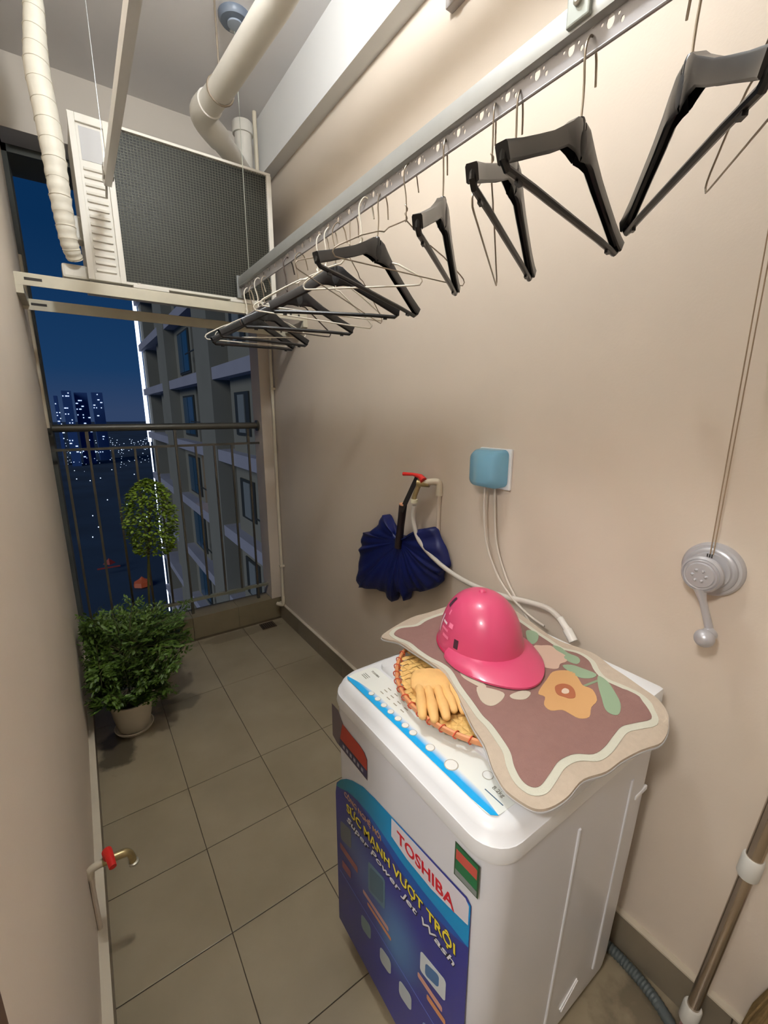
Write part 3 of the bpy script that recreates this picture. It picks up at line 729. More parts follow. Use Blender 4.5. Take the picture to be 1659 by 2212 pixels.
# energy label and green label
en = fshape('energy_label', [(0.168, 0.753), (0.200, 0.753), (0.216, 0.735), (0.230, 0.724), (0.30, 0.7235), (0.322, 0.719), (0.333, 0.708), (0.333, 0.652), (0.19, 0.652), (0.168, 0.66)], (96, 84, 90), 1, label='red and dark label at the upper left of the front')
fshape('red_band', [(0.208, 0.678), (0.222, 0.728), (0.30, 0.7225), (0.32, 0.717), (0.332, 0.706), (0.332, 0.678)], (176, 56, 40), 2, parent=en)
fshape('navy_band', [(0.20, 0.654), (0.208, 0.676), (0.331, 0.676), (0.331, 0.654)], (52, 48, 84), 2, parent=en)
for k_ in range(6): fshape('print_mark', [(0.222+0.017*k_, 0.661), (0.222+0.017*k_, 0.670), (0.231+0.017*k_, 0.670), (0.231+0.017*k_, 0.661)], (160, 160, 176), 3, parent=en)
gl = fshape('green_label', [(0.613, 0.684), (0.613, 0.755), (0.669, 0.757), (0.669, 0.690)], (52, 76, 50), 1, label='green label at the upper right of the front')
fshape('green_field', [(0.616, 0.700), (0.616, 0.752), (0.666, 0.754), (0.666, 0.704)], (38, 112, 70), 2, parent=gl)
fshape('red_band', [(0.617, 0.722), (0.617, 0.743), (0.665, 0.746), (0.665, 0.726)], (196, 84, 74), 3, parent=gl)
fshape('grey_band', [(0.616, 0.687), (0.616, 0.699), (0.666, 0.703), (0.666, 0.692)], (134, 140, 138), 2, parent=gl)

# control panel print
def G(x, y, lvl): return Vector((x, y, 0.8322+0.0003*lvl))
cpn = BM(); plate(cpn, [rrect(0.281, 0.366, -0.668, -0.196, 0.02, 5)], lambda u, v: G(u, v, 0), (0, 0, 1), 0.0006)
cpo = link('control_panel', cpn, mat('panel_white', (242, 246, 240), 0.3), wm)
bs = [(0.281, -0.196+0.005), (0.289, -0.205)] + [(0.2985+0.0035*math.sin((k+0.5)/14*PI), -0.22-0.42*k/14) for k in range(15)] + [(0.292, -0.66), (0.284, -0.667)] + [(0.2815, -0.62+0.04*k) for k in range(10)]
def stripe_mat():
    mm_ = mat('panel_blue', (0, 168, 236), 0.3); n = mm_.node_tree; b_ = n.nodes['Principled BSDF']
    g = n.nodes.new('ShaderNodeNewGeometry'); s_ = n.nodes.new('ShaderNodeSeparateXYZ'); n.links.new(g.outputs['Position'], s_.inputs[0])
    mr = n.nodes.new('ShaderNodeMapRange'); mr.inputs[1].default_value = 0.2935; mr.inputs[2].default_value = 0.3065; n.links.new(s_.outputs['X'], mr.inputs[0])
    mx = n.nodes.new('ShaderNodeMixRGB'); mx.inputs[1].default_value = (*lin((0, 168, 236)), 1); mx.inputs[2].default_value = (*lin((236, 242, 244)), 1)
    n.links.new(mr.outputs[0], mx.inputs[0]); n.links.new(mx.outputs[0], b_.inputs['Base Color']); return mm_
b = BM(); plate(b, [[(0.2805, -0.205), (0.286, -0.195), (0.297, -0.235), (0.306, -0.30), (0.309, -0.43), (0.309, -0.56), (0.305, -0.62), (0.294, -0.668), (0.284, -0.66), (0.281, -0.62)]], lambda u, v: G(u, v, 2), (0, 0, 1), 0.0003)
link('blue_stripe', b, stripe_mat(), cpo)
m_btn = mat('button_white', (240, 242, 238), 0.3); m_ring = mat('button_ring', (176, 172, 160), 0.4)
for bx_, by_, br_ in ((0.297, -0.287, 0.0068), (0.298, -0.312, 0.0068), (0.297, -0.338, 0.0068), (0.297, -0.364, 0.007), (0.297, -0.391, 0.0074), (0.297, -0.416, 0.0074), (0.297, -0.442, 0.0078), (0.299, -0.493, 0.0088), (0.303, -0.548, 0.0125), (0.341, -0.603, 0.0095)):
    bo = BM(); lathe(bo, [(br_*1.08, 0), (br_*1.08, 0.0004), (br_*1.0, 0.0006), (0, 0.0006)], Matrix.Translation(G(bx_, by_, 3.5)), 20); bo_ = link('button', bo, m_ring, cpo, True)
    bo = BM(); lathe(bo, [(br_*0.95, 0), (br_*0.9, 0.0006), (0, 0.0007)], Matrix.Translation(G(bx_, by_, 5)), 20); link('button_face', bo, m_btn, bo_, True)
TT = Matrix(((0, 1, 0, 0), (-1, 0, 0, 0), (0, 0, 1, 0), (0, 0, 0, 1)))
def TMt(x, y, lvl=3): return Matrix.Translation(G(x, y, lvl)) @ TT
m_ink = mat('panel_ink', (120, 118, 106), 0.4)
text_obj('brand_lettering', 'TOSHIBA', 0.0055, TMt(0.345, -0.212), m_ink, cpo)
text_obj('capacity_lettering', '8.2kg', 0.008, TMt(0.326, -0.625), m_ink, cpo)
for row in range(3):
    for k_ in range(4):
        b = BM(); box(b, 0.318+0.011*row, 0.3205+0.011*row, -0.292-0.026*k_-0.012, -0.292-0.026*k_, G(0, 0, 3).z, G(0, 0, 3).z+0.0002); link('indicator_mark', b, mat('indicator_ink', (170, 166, 150), 0.4), cpo)
for k_ in range(3): b = BM(); box(b, 0.318+0.005*k_, 0.3195+0.005*k_, -0.232, -0.210, G(0, 0, 3).z, G(0, 0, 3).z+0.0002); link('indicator_mark', b, m_ink, cpo)
b = BM(); box(b, 0.3135, 0.3155, -0.66, -0.62, G(0, 0, 3).z, G(0, 0, 3).z+0.0002); link('indicator_mark', b, mat('panel_ink_blue', (80, 110, 130), 0.4), cpo)

# ------------------------------------------------------------------ bamboo tray, gloves, mat, cap
tray = thing('woven_tray', 'round woven bamboo tray with a red-trimmed rim, under the bath mat', 'tray', (0.58, -0.43, 0.85))
TC = Vector((0.56, -0.43, 0)); RX, RYY = 0.238, 0.238
def tz(r_): return 0.852 + 0.010*r_**6
bm = BM()
M_bam1 = mat('bamboo_light', (232, 190, 116), 0.5, var=0.12, vscale=60); M_bam2 = mat('bamboo_dark', (196, 144, 74), 0.5, var=0.12, vscale=60)
M_rim = mat('tray_red_rim', (206, 84, 50), 0.45, var=0.15, vscale=50)
N_ = 30; cell = 2*RX/N_
for i in range(N_):
    for j in range(N_):
        cx_ = -RX + (i+0.5)*cell; cy_ = -RX + (j+0.5)*cell
        if math.hypot(cx_, cy_) > RX*0.965: continue
        if cx_ > 0.06 and math.hypot(cx_, cy_) < RX*0.7: continue
        r_ = math.hypot(cx_, cy_)/RX
        par = (i//2 + j) % 2; zz = tz(r_) + (0.0016 if par else 0.0)
        hx = cell*(0.62 if par else 0.42); hy = cell*(0.42 if par else 0.62)
        ps = [Vector((TC.x+cx_+sx1*hx, TC.y+cy_+sy1*hy, zz + (-0.0012 if (abs(sx1) > 0.9) == bool(par) else 0))) for sx1, sy1 in ((-1, -1), (1, -1), (1, 1), (-1, 1))]
        pm = [bm.verts.new(p) for p in ps]; c0 = bm.verts.new(Vector((TC.x+cx_, TC.y+cy_, zz+0.0012)))
        for k_ in range(4):
            f = bm.faces.new((pm[k_], pm[(k_+1) % 4], c0)); f.material_index = par
wv = link('weave', bm, [M_bam1, M_bam2], tray, kind='stuff')
bm = BM(); plate(bm, [[(TC.x+RX*0.95*math.cos(a), TC.y+RX*0.95*math.sin(a)) for a in [2*PI*k/48 for k in range(48)]]], lambda u, v: Vector((u, v, 0.8485)), (0, 0, 1), 0.001)
link('tray_base', bm, M_bam2, tray)
ring = [(TC.x+RX*math.cos(a), TC.y+RX*math.sin(a), 0.8625) for a in [2*PI*k/96 for k in range(96)]]
bm = BM(); tube(bm, ring, 0.0068, 8, closed=True, sx_=1.0, sy_=0.7); link('rim', bm, mat('rim_cane', (222, 150, 100), 0.45), tray, True)
bm = BM()
for k_ in range(50):
    a = 2*PI*k_/50
    if math.cos(a) > 0.35: continue
    c0 = Vector((TC.x+RX*math.cos(a), TC.y+RX*math.sin(a), 0.8625)); rad = Vector((math.cos(a), math.sin(a), 0)); tg = Vector((-math.sin(a), math.cos(a), 0))
    tube(bm, [c0 + rad*0.0078*math.cos(t) + Vector((0, 0, 0.0078*math.sin(t))) + tg*0.006*math.sin(t*0.5) for t in [2*PI*q/10 for q in range(10)]], 0.0013, 5, closed=True)
link('rim_binding', bm, M_rim, tray, True)

# gloves (a folded pair: palm + fingers), each glove one skin
M_glove = mat('tan_glove_leather', (232, 186, 118), 0.6, var=0.08, vscale=30, bump=0.3, bscale=90)
def glove(label, base, direc, fingers, zoff, palmw, pal_len):
    d = Vector(direc).normalized(); sidev = Vector((-d.y, d.x, 0)); B0 = Vector(base); b = BM()
    # palm/cuff: flattened tube
    tube(b, [B0 - d*pal_len + Vector((0, 0, 0.004)), B0 - d*pal_len*0.5 + Vector((0, 0, 0.006)), B0 + Vector((0, 0, 0.002)), B0 + d*0.012], [palmw*0.42, palmw*0.5, palmw*0.52, palmw*0.40], 20, sx_=0.26 if abs(d.z) < 2 else 1, sy_=1.0)
    for off, ln, r_, bend in fingers:
        p0 = B0 - d*0.02 + sidev*off*0.9
        pts = spline([p0, p0 + d*ln*0.4 + Vector((0, 0, 0.004)), p0 + d*ln*0.75 + sidev*bend + Vector((0, 0, 0.003)), p0 + d*ln + sidev*bend*1.6 + Vector((0, 0, -0.003))], 5)
        n = len(pts); rr_ = [r_*(0.9+0.1*math.sin(i*0.9))*(1.0 if i < n-3 else (0.93, 0.72, 0.3)[i-(n-3)]) for i in range(n)]
        tube(b, pts, rr_, 12, sx_=0.82, sy_=1.0)
    o = link('glove', b, M_glove, None, True, angle=80); o['label'] = label; o['category'] = 'glove'; o['group'] = 'tan gloves in the tray'
    return o
gd = (-0.55, -0.84, 0)
glove('tan rubber glove with fingers spread over the tray, nearest its rim', (0.388, -0.392, 0.872), gd, [(-0.030, 0.118, 0.0118, -0.002), (-0.008, 0.128, 0.0122, 0.0), (0.015, 0.122, 0.0122, 0.003), (0.035, 0.100, 0.011, 0.004)], 0, 0.088, 0.055)
glove('second tan glove lying half under the mat edge', (0.428, -0.405, 0.868), (-0.42, -0.9, 0), [(-0.020, 0.10, 0.011, -0.001), (0.004, 0.112, 0.0115, 0.001), (0.026, 0.104, 0.011, 0.004)], 0, 0.075, 0.05)

MAT_OUT = [(0.4153, -0.1576), (0.4796, -0.1304), (0.556, -0.1116), (0.6182, -0.1162), (0.6768, -0.1197), (0.7623, -0.1244), (0.825, -0.1506), (0.842, -0.2303), (0.8226, -0.3178), (0.7994, -0.3977), (0.7927, -0.4428), (0.8027, -0.4907), (0.8041, -0.5357), (0.7801, -0.5876), (0.77, -0.6255), (0.76, -0.665), (0.752, -0.7034), (0.7286, -0.7316), (0.6976, -0.7479), (0.6525, -0.7551), (0.6144, -0.7469), (0.5898, -0.7416), (0.5404, -0.7356), (0.4923, -0.7341), (0.4406, -0.7232), (0.3915, -0.7265), (0.353, -0.7217), (0.3304, -0.7102), (0.3196, -0.6898), (0.3143, -0.6639), (0.3198, -0.6394), (0.3277, -0.6199), (0.3506, -0.5816), (0.3665, -0.538), (0.3915, -0.4874), (0.4201, -0.4297), (0.4387, -0.3725), (0.4409, -0.3157), (0.4376, -0.2606), (0.4352, -0.2077), (0.418, -0.1803)]
MAT_BROWN = [(0.4487, -0.1682), (0.4828, -0.1528), (0.5325, -0.1669), (0.5772, -0.1556), (0.639, -0.1568), (0.7128, -0.1735), (0.785, -0.1992), (0.797, -0.2628), (0.7847, -0.3273), (0.7739, -0.3736), (0.7637, -0.4228), (0.7542, -0.4684), (0.7692, -0.5062), (0.7602, -0.5416), (0.7295, -0.5736), (0.7117, -0.6061), (0.7188, -0.6447), (0.7222, -0.6789), (0.703, -0.7103), (0.6846, -0.7186), (0.6479, -0.7068), (0.6153, -0.6975), (0.5821, -0.7), (0.5381, -0.7057), (0.5029, -0.704), (0.4706, -0.6872), (0.4325, -0.6822), (0.3968, -0.688), (0.365, -0.6922), (0.3506, -0.6845), (0.3474, -0.6682), (0.3567, -0.6451), (0.3721, -0.6244), (0.3829, -0.5982), (0.3966, -0.5589), (0.4019, -0.5296), (0.4164, -0.4899), (0.4338, -0.4392), (0.4569, -0.385), (0.4601, -0.349), (0.454, -0.3145), (0.4534, -0.2715), (0.4568, -0.2285), (0.4471, -0.1919)]
def smooth_loop(l, n=4): return [(p.x, p.y) for p in spline([(a, b_, 0) for a, b_ in l], n, True)]
def offset_loop(l, d):
    n = len(l); out = []
    ar = sum(l[i][0]*l[(i+1) % n][1]-l[(i+1) % n][0]*l[i][1] for i in range(n))
    s = 1 if ar < 0 else -1
    for i in range(n):
        t = Vector((l[(i+1) % n][0]-l[i-1][0], l[(i+1) % n][1]-l[i-1][1])).normalized()
        nn = Vector((-t.y, t.x))*s
        out.append((l[i][0]+nn.x*d, l[i][1]+nn.y*d))
    return out
def mz(x, y):
    z = 0.884 + 0.003*math.sin(x*14)*math.sin(y*11)
    z -= 0.024*max(0, (-0.60-y)/0.15)**1.5 * (1.0 if x < 0.72 else 0.6)
    z -= 0.012*max(0, (0.42-x)/0.1)*max(0, min(1, (-0.5-y)/0.15))
    return z
def drape(name, loop, lvl, m_, parent, t=0.0006, grid=0.02):
    b = BM(); loops3 = [[Vector((p[0], p[1], 0)) for p in loop]]
    vs_ = [b.verts.new((p[0], p[1], 0)) for p in loop]
    for tr in tessellate_polygon(loops3):
        try: b.faces.new([vs_[i] for i in tr])
        except ValueError: pass
    xs = [p[0] for p in loop]; ys = [p[1] for p in loop]
    for ax, lo, hi in ((0, min(xs), max(xs)), (1, min(ys), max(ys))):
        c_ = lo+grid
        while c_ < hi:
            co = (c_, 0, 0) if ax == 0 else (0, c_, 0); no = (1, 0, 0) if ax == 0 else (0, 1, 0)
            bmesh.ops.bisect_plane(b, geom=b.verts[:]+b.edges[:]+b.faces[:], plane_co=co, plane_no=no); c_ += grid
    for v in b.verts: v.co.z = mz(v.co.x, v.co.y) + lvl*0.0005
    bmesh.ops.recalc_face_normals(b, faces=b.faces[:])
    if b.faces and sum(f.normal.z for f in b.faces) < 0: bmesh.ops.reverse_faces(b, faces=b.faces[:])
    g = bmesh.ops.extrude_face_region(b, geom=b.faces[:])
    for v in [x_ for x_ in g['geom'] if isinstance(x_, bmesh.types.BMVert)]: v.co.z += t
    return link(name, b, m_, parent, True, angle=50)
mo = smooth_loop(MAT_OUT); mb = smooth_loop(MAT_BROWN)
M_m1 = mat('mat_beige', (192, 178, 160), 0.95, var=0.04, vscale=80, bump=0.4, bscale=400, spec=0.1)
M_m2 = mat('mat_offwhite', (206, 206, 190), 0.95, bump=0.4, bscale=400, spec=0.1)
M_m3 = mat('mat_brown', (142, 110, 103), 0.95, var=0.03, vscale=60, bump=0.4, bscale=400, spec=0.1)
bath = thing('bath_mat', 'brown bath mat with wavy beige border and flowers, draped over the washing machine', 'mat', (0.58, -0.43, 0.884))
drape('border', mo, -12, M_m1, bath, t=0.006)
drape('backing_edge', offset_loop(mo, 0.0015), -15, mat('mat_edge', (186, 186, 186), 0.8), bath, t=0.0025)
drape('wavy_stripe', smooth_loop(offset_loop(MAT_BROWN, 0.0132)), 1.4, M_m2, bath)
drape('centre_field', mb, 3.6, M_m3, bath)
FL = {'ORANGE': [(0.6064, -0.5333), (0.6428, -0.5229), (0.6713, -0.5334), (0.6825, -0.5503), (0.6661, -0.5746), (0.6535, -0.5913), (0.6578, -0.6106), (0.6354, -0.6341), (0.6053, -0.639), (0.5775, -0.6513), (0.5552, -0.6426), (0.55, -0.6254), (0.5452, -0.6116), (0.5237, -0.6002), (0.5279, -0.5818), (0.5507, -0.5679), (0.5473, -0.5539), (0.5721, -0.5432)],
'ORED': [(0.6007, -0.5588), (0.6206, -0.5619), (0.6294, -0.5746), (0.6226, -0.5902), (0.6034, -0.6044), (0.589, -0.6004), (0.5837, -0.5907), (0.5794, -0.58), (0.5859, -0.5688)],
'OWHITE': [(0.6006, -0.575), (0.6105, -0.5754), (0.6124, -0.5832), (0.6035, -0.5889), (0.5939, -0.5862), (0.5923, -0.5796)],
'PINK': [(0.7062, -0.424), (0.7263, -0.4322), (0.7465, -0.4461), (0.7401, -0.4697), (0.7338, -0.4977), (0.7128, -0.5138), (0.6886, -0.512), (0.6672, -0.5212), (0.6512, -0.512), (0.6400, -0.490), (0.650, -0.46)],
'LEAF1': [(0.6859, -0.5198), (0.7073, -0.5298), (0.7149, -0.5542), (0.7186, -0.5844), (0.6975, -0.5876), (0.6763, -0.5729), (0.6754, -0.55)],
'LEAF2': [(0.7151, -0.591), (0.7118, -0.6148), (0.6919, -0.6422), (0.6701, -0.6656), (0.6415, -0.6784), (0.6265, -0.6728), (0.6264, -0.6572), (0.6496, -0.6363), (0.681, -0.6103)],
'LEAF3': [(0.7567, -0.3617), (0.7741, -0.3673), (0.7711, -0.3909), (0.7387, -0.4116), (0.7137, -0.4154), (0.7181, -0.3973)],
'LEAF4': [(0.7505, -0.4489), (0.7600, -0.4657), (0.7506, -0.4929), (0.7528, -0.5177), (0.7392, -0.5321), (0.7204, -0.5339), (0.7160, -0.5129), (0.73, -0.4845)],
'PET1': [(0.4796, -0.3867), (0.4955, -0.3832), (0.4896, -0.4076), (0.4821, -0.4385), (0.4758, -0.4724), (0.4639, -0.4723), (0.4585, -0.4437), (0.459, -0.4137)],
'PET2': [(0.4562, -0.4629), (0.4741, -0.4794), (0.4883, -0.5092), (0.4733, -0.5218), (0.4451, -0.5259), (0.431, -0.5183), (0.4317, -0.4968)],
'PET3': [(0.4965, -0.5226), (0.5271, -0.5281), (0.5367, -0.5427), (0.5115, -0.5498), (0.4937, -0.5397), (0.4889, -0.5289)]}
FC = {'ORANGE': ('flower_print', (206, 162, 112), 5.2), 'ORED': ('flower_print', (168, 104, 76), 6.4), 'OWHITE': ('flower_print', (226, 206, 186), 7.6), 'PINK': ('flower_print', (206, 178, 160), 5.2), 'PET1': ('flower_print', (198, 186, 168), 5.2), 'PET2': ('flower_print', (198, 186, 168), 5.2), 'PET3': ('flower_print', (198, 190, 172), 5.2)}
for kk, lp in FL.items():
    nm, c, lv_ = FC.get(kk, ('leaf_print', (146, 168, 140), 5.2))
    drape(nm, smooth_loop(lp, 3), lv_, mat('mat_print_%d' % c[0] + str(c[1]), c, 0.95, spec=0.1), bath)
drape('leaf_print', [(0.6518, -0.5901), (0.6994, -0.5976), (0.6943, -0.6027), (0.6471, -0.5951)], 5.0, mat('mat_stem', (130, 150, 120), 0.95), bath)
b = BM(); box(b, 0.330, 0.345, -0.700, -0.672, 0.848, 0.8505); lb = link('care_label', b, mat('care_label_white', (206, 204, 214), 0.7), bath)
for k_ in range(4): b = BM(); box(b, 0.333+0.002*(k_ % 2), 0.343, -0.697+0.0055*k_, -0.694+0.0055*k_, 0.8505, 0.8508); link('print_mark', b, mat('label_ink', (44, 40, 66), 0.6), lb)

# pink helmet cap
cap = thing('pink_helmet', 'pink children\'s cap-style helmet with a round visor, on the brown mat', 'helmet', (0.588, -0.345, 0.888))
M_pink = mat('pink_shell', (208, 74, 114), 0.30, spec=0.5, coat=0.15)
HC = Vector((0.592, -0.345, 0.889)); fd = Vector((-0.25, -1.0, 0)).normalized(); sd = Vector((-fd.y, fd.x, 0))
def HP(u, v, z): return HC + sd*u + fd*v + Vector((0, 0, z))
bm = BM(); secs = []
RXh, RYh, Hh = 0.101, 0.119, 0.148
NS = 14
for i in range(NS):
    ph = (i/(NS))*PI/2*0.985; c_ = math.cos(ph)**0.82; z_ = Hh*math.sin(ph)
    flare = 0.004*max(0, 1-i/2)
    secs.append([HP((RXh*c_+flare)*math.cos(t), (RYh*c_+flare)*math.sin(t), z_) for t in [2*PI*k/40 for k in range(40)]])
loft(bm, secs, cap0=False); link('shell', bm, M_pink, cap, True, angle=70)
bm = BM(); tube(bm, [HP((RXh+0.002)*math.cos(t), (RYh+0.002)*math.sin(t), 0.003) for t in [2*PI*k/40 for k in range(40)]], 0.004, 8, closed=True); link('rim_trim', bm, mat('pink_trim', (176, 36, 76), 0.4), cap, True)
bm = BM(); NV = 28
g1, g2, g3 = [], [], []
for k_ in range(NV+1):
    a = R(8 + 164*k_/NV); ca, sa = math.cos(a), math.sin(a)
    ext = 0.078*(max(0, math.sin(a))**0.55)
    g1.append(HP(RXh*0.985*ca, RYh*0.97*sa, 0.024))
    g2.append(HP((RXh+ext*0.35*abs(ca)+ext*0.10)*ca, (RYh+ext*0.55)*sa, 0.019 - 0.004*abs(ca)))
    g3.append(HP((RXh+ext*0.42*abs(ca)+ext*0.16)*ca, (RYh+ext)*sa, 0.006 + 0.0*abs(ca)))
rows = [g1, g2, g3]
top = [[bm.verts.new(p) for p in r_] for r_ in rows]; bot = [[bm.verts.new(p - Vector((0, 0, 0.0045))) for p in r_] for r_ in rows]
for A_, B_ in ((top[0], top[1]), (top[1], top[2])):
    for k_ in range(NV): bm.faces.new((A_[k_], A_[k_+1], B_[k_+1], B_[k_]))
for A_, B_ in ((bot[0], bot[1]), (bot[1], bot[2])):
    for k_ in range(NV): bm.faces.new((A_[k_+1], A_[k_], B_[k_], B_[k_+1]))
for k_ in range(NV): bm.faces.new((top[2][k_], top[2][k_+1], bot[2][k_+1], bot[2][k_]))
for s_ in (0, NV):
    for q in (0, 1): bm.faces.new((top[q][s_], top[q+1][s_], bot[q+1][s_], bot[q][s_]))
link('visor', bm, M_pink, cap, True, angle=50)
bm = BM(); lathe(bm, [(0.010, 0), (0.009, 0.004), (0.005, 0.007), (0, 0.0075)], Matrix.Translation(HP(0, 0, Hh-0.002)), 16); link('top_button', bm, M_pink, cap, True)
def dome_patch(name, t0, t1, p0, p1, m_, n=5, shape=None):
    b = BM(); vs_ = []
    for i in range(n+1):
        for j in range(n+1):
            t = t0+(t1-t0)*i/n; p = p0+(p1-p0)*j/n
            if shape: t, p = shape(i/n, j/n, t0, t1, p0, p1)
            c_ = math.cos(p)**0.82
            vs_.append(b.verts.new(HP((RXh*c_+0.0007)*math.cos(t), (RYh*c_+0.0007)*math.sin(t), Hh*math.sin(p)+0.0005)))
    for i in range(n):
        for j in range(n): b.faces.new((vs_[i*(n+1)+j], vs_[(i+1)*(n+1)+j], vs_[(i+1)*(n+1)+j+1], vs_[i*(n+1)+j+1]))
    return link(name, b, m_, cap, True, angle=80)
m_dw = mat('decal_white', (236, 214, 224), 0.4); m_dp = mat('decal_pale_pink', (246, 130, 166), 0.4); m_dk = mat('decal_dark', (70, 40, 54), 0.4)
# camera-facing side is -sd..: angle near 180 deg (u negative) and behind
# ------------------------------------------------------------------ cap decals: heart, short white strokes, dark patches
for (ta, tb_, pa, pb, mm_) in [(q[0]-40, q[1]-40, *q[2:]) for q in ((228, 232, 38, 44, m_dp), (226, 238, 27, 29.5, m_dw), (212, 221, 27, 32, m_dp), (220, 236, 21, 23.5, m_dp), (216, 230, 14.5, 17.5, m_dp), (198, 205, 11, 20, m_dk), (240, 250, 44, 58, m_dk), (241, 246, 14, 34, m_dw))]:
    dome_patch('decal', R(ta), R(tb_), R(pa), R(pb), mm_)

# ------------------------------------------------------------------ hose, power leads, socket, tap
M_hose = mat('pale_grey_hose', (206, 200, 190), 0.4, bump=0.2, bscale=200)
hs = thing('water_hose', 'pale grey fill hose looping from the wall tap to the back of the washing machine', 'hose', (0.84, 0.2, 1.1))
bm = BM(); tube(bm, spline([(0.835, 0.232, 1.125), (0.835, 0.238, 1.07), (0.838, 0.205, 0.995), (0.842, 0.125, 0.945), (0.846, 0.02, 0.912), (0.85, -0.09, 0.90), (0.855, -0.20, 0.905), (0.858, -0.29, 0.918), (0.858, -0.36, 0.922), (0.855, -0.405, 0.905)], 8), 0.0085, 12); link('hose_tube', bm, M_hose, hs, True)
bm = BM(); tube(bm, [(0.856, -0.397, 0.911), (0.851, -0.425, 0.890)], [0.0095, 0.0095], 12); tube(bm, [(0.851, -0.425, 0.890), (0.846, -0.45, 0.866)], 0.013, 12); link('hose_connector', bm, mat('connector_white', (230, 228, 220), 0.35), hs, True)
sk = thing('socket_outlet', 'white wall socket under a translucent blue splash cover', 'socket', (W, -0.1, 1.3))
bm = BM(); box(bm, W-0.010, W, -0.168, -0.040, 1.235, 1.362, bev=0.003); link('back_plate', bm, M_washtop, sk)
bm = BM()
secs = [[Vector((xx, a, b_)) for a, b_ in rrect(y0_, y1_, z0_, z1_, r_, 6)] for xx, y0_, y1_, z0_, z1_, r_ in ((W-0.012, -0.160, -0.034, 1.243, 1.360, 0.018), (W-0.045, -0.156, -0.040, 1.240, 1.358, 0.020), (W-0.062, -0.150, -0.046, 1.246, 1.350, 0.022), (W-0.070, -0.138, -0.058, 1.258, 1.338, 0.018))]
loft(bm, secs, cap0=False)
blue = mat('blue_clear_plastic', (160, 220, 250), 0.10, trans=0.66, spec=0.6)
blue.node_tree.nodes['Principled BSDF'].inputs['IOR'].default_value = 1.2
link('splash_cover', bm, blue, sk, True, angle=50)
bm = BM(); box(bm, W-0.045, W-0.010, -0.125, -0.085, 1.262, 1.31, bev=0.006); link('plug', bm, M_washtop, sk)
def lead(label, pts, r_):
    b = BM(); tube(b, spline(pts, 8), r_, 8); o = link('power_lead', b, mat('lead_white', (206, 198, 186), 0.45), None, True); tag(o, label, 'cable', 'power leads from the socket'); return o
lead('thin pale lead hanging from the left side of the blue socket cover', [(W-0.045, -0.100, 1.255), (W-0.045, -0.103, 1.16), (W-0.045, -0.120, 1.06), (W-0.045, -0.17, 0.97), (W-0.047, -0.235, 0.915), (W-0.05, -0.30, 0.885), (W-0.055, -0.36, 0.874)], 0.0035)
lead('thin pale lead close to the wall, right one of the two below the blue socket', [(W-0.02, -0.118, 1.255), (W-0.02, -0.124, 1.17), (W-0.02, -0.14, 1.06), (W-0.022, -0.185, 0.965), (W-0.03, -0.245, 0.90), (W-0.03, -0.30, 0.84), (W-0.03, -0.32, 0.78)], 0.0035)

M_brass = mat('worn_brass', (176, 160, 116), 0.35, 0.7, var=0.1, vscale=60)
M_redh = mat('red_handle', (206, 40, 34), 0.4)
def tap_right():
    t = thing('wall_tap', 'brass tap with red lever handle on the right wall above the washing machine', 'tap', (W-0.04, 0.2, 1.2))
    b = BM(); tube(b, [(W-0.006, 0.155, 1.195), (W-0.006, 0.155, 0.98)], 0.008, 10); link('supply_pipe', b, M_wall, t, True)
    b = BM(); tube(b, spline([(W-0.006, 0.155, 1.17), (W-0.008, 0.155, 1.212), (W-0.02, 0.165, 1.222), (W-0.04, 0.20, 1.215)], 5), 0.013, 14); link('elbow', b, M_pvc, t, True)
    b = BM(); tube(b, [(W-0.03, 0.185, 1.213), (W-0.055, 0.225, 1.213)], 0.014, 14); tube(b, [(W-0.05, 0.218, 1.213), (W-0.058, 0.235, 1.165), (W-0.06, 0.238, 1.15)], 0.0095, 12); lathe(b, [(0.010, 0), (0.010, 0.02)], axis_mat((W-0.05, 0.215, 1.213), (0, 0, 1)), 12); link('valve_body', b, M_brass, t, True)
    b = BM(); tube(b, [(W-0.05, 0.195, 1.225), (W-0.05, 0.215, 1.238), (W-0.058, 0.245, 1.243), (W-0.068, 0.295, 1.240)], [0.014, 0.010, 0.006, 0.0075], 10); link('lever_handle', b, M_redh, t, True)
    b = BM(); lathe(b, [(0.014, 0), (0.014, 0.014)], axis_mat((W-0.060, 0.236, 1.135), (0, 0, 1)), 14); link('hose_nut', b, mat('nut_cream', (226, 220, 190), 0.4), t, True)
tap_right()
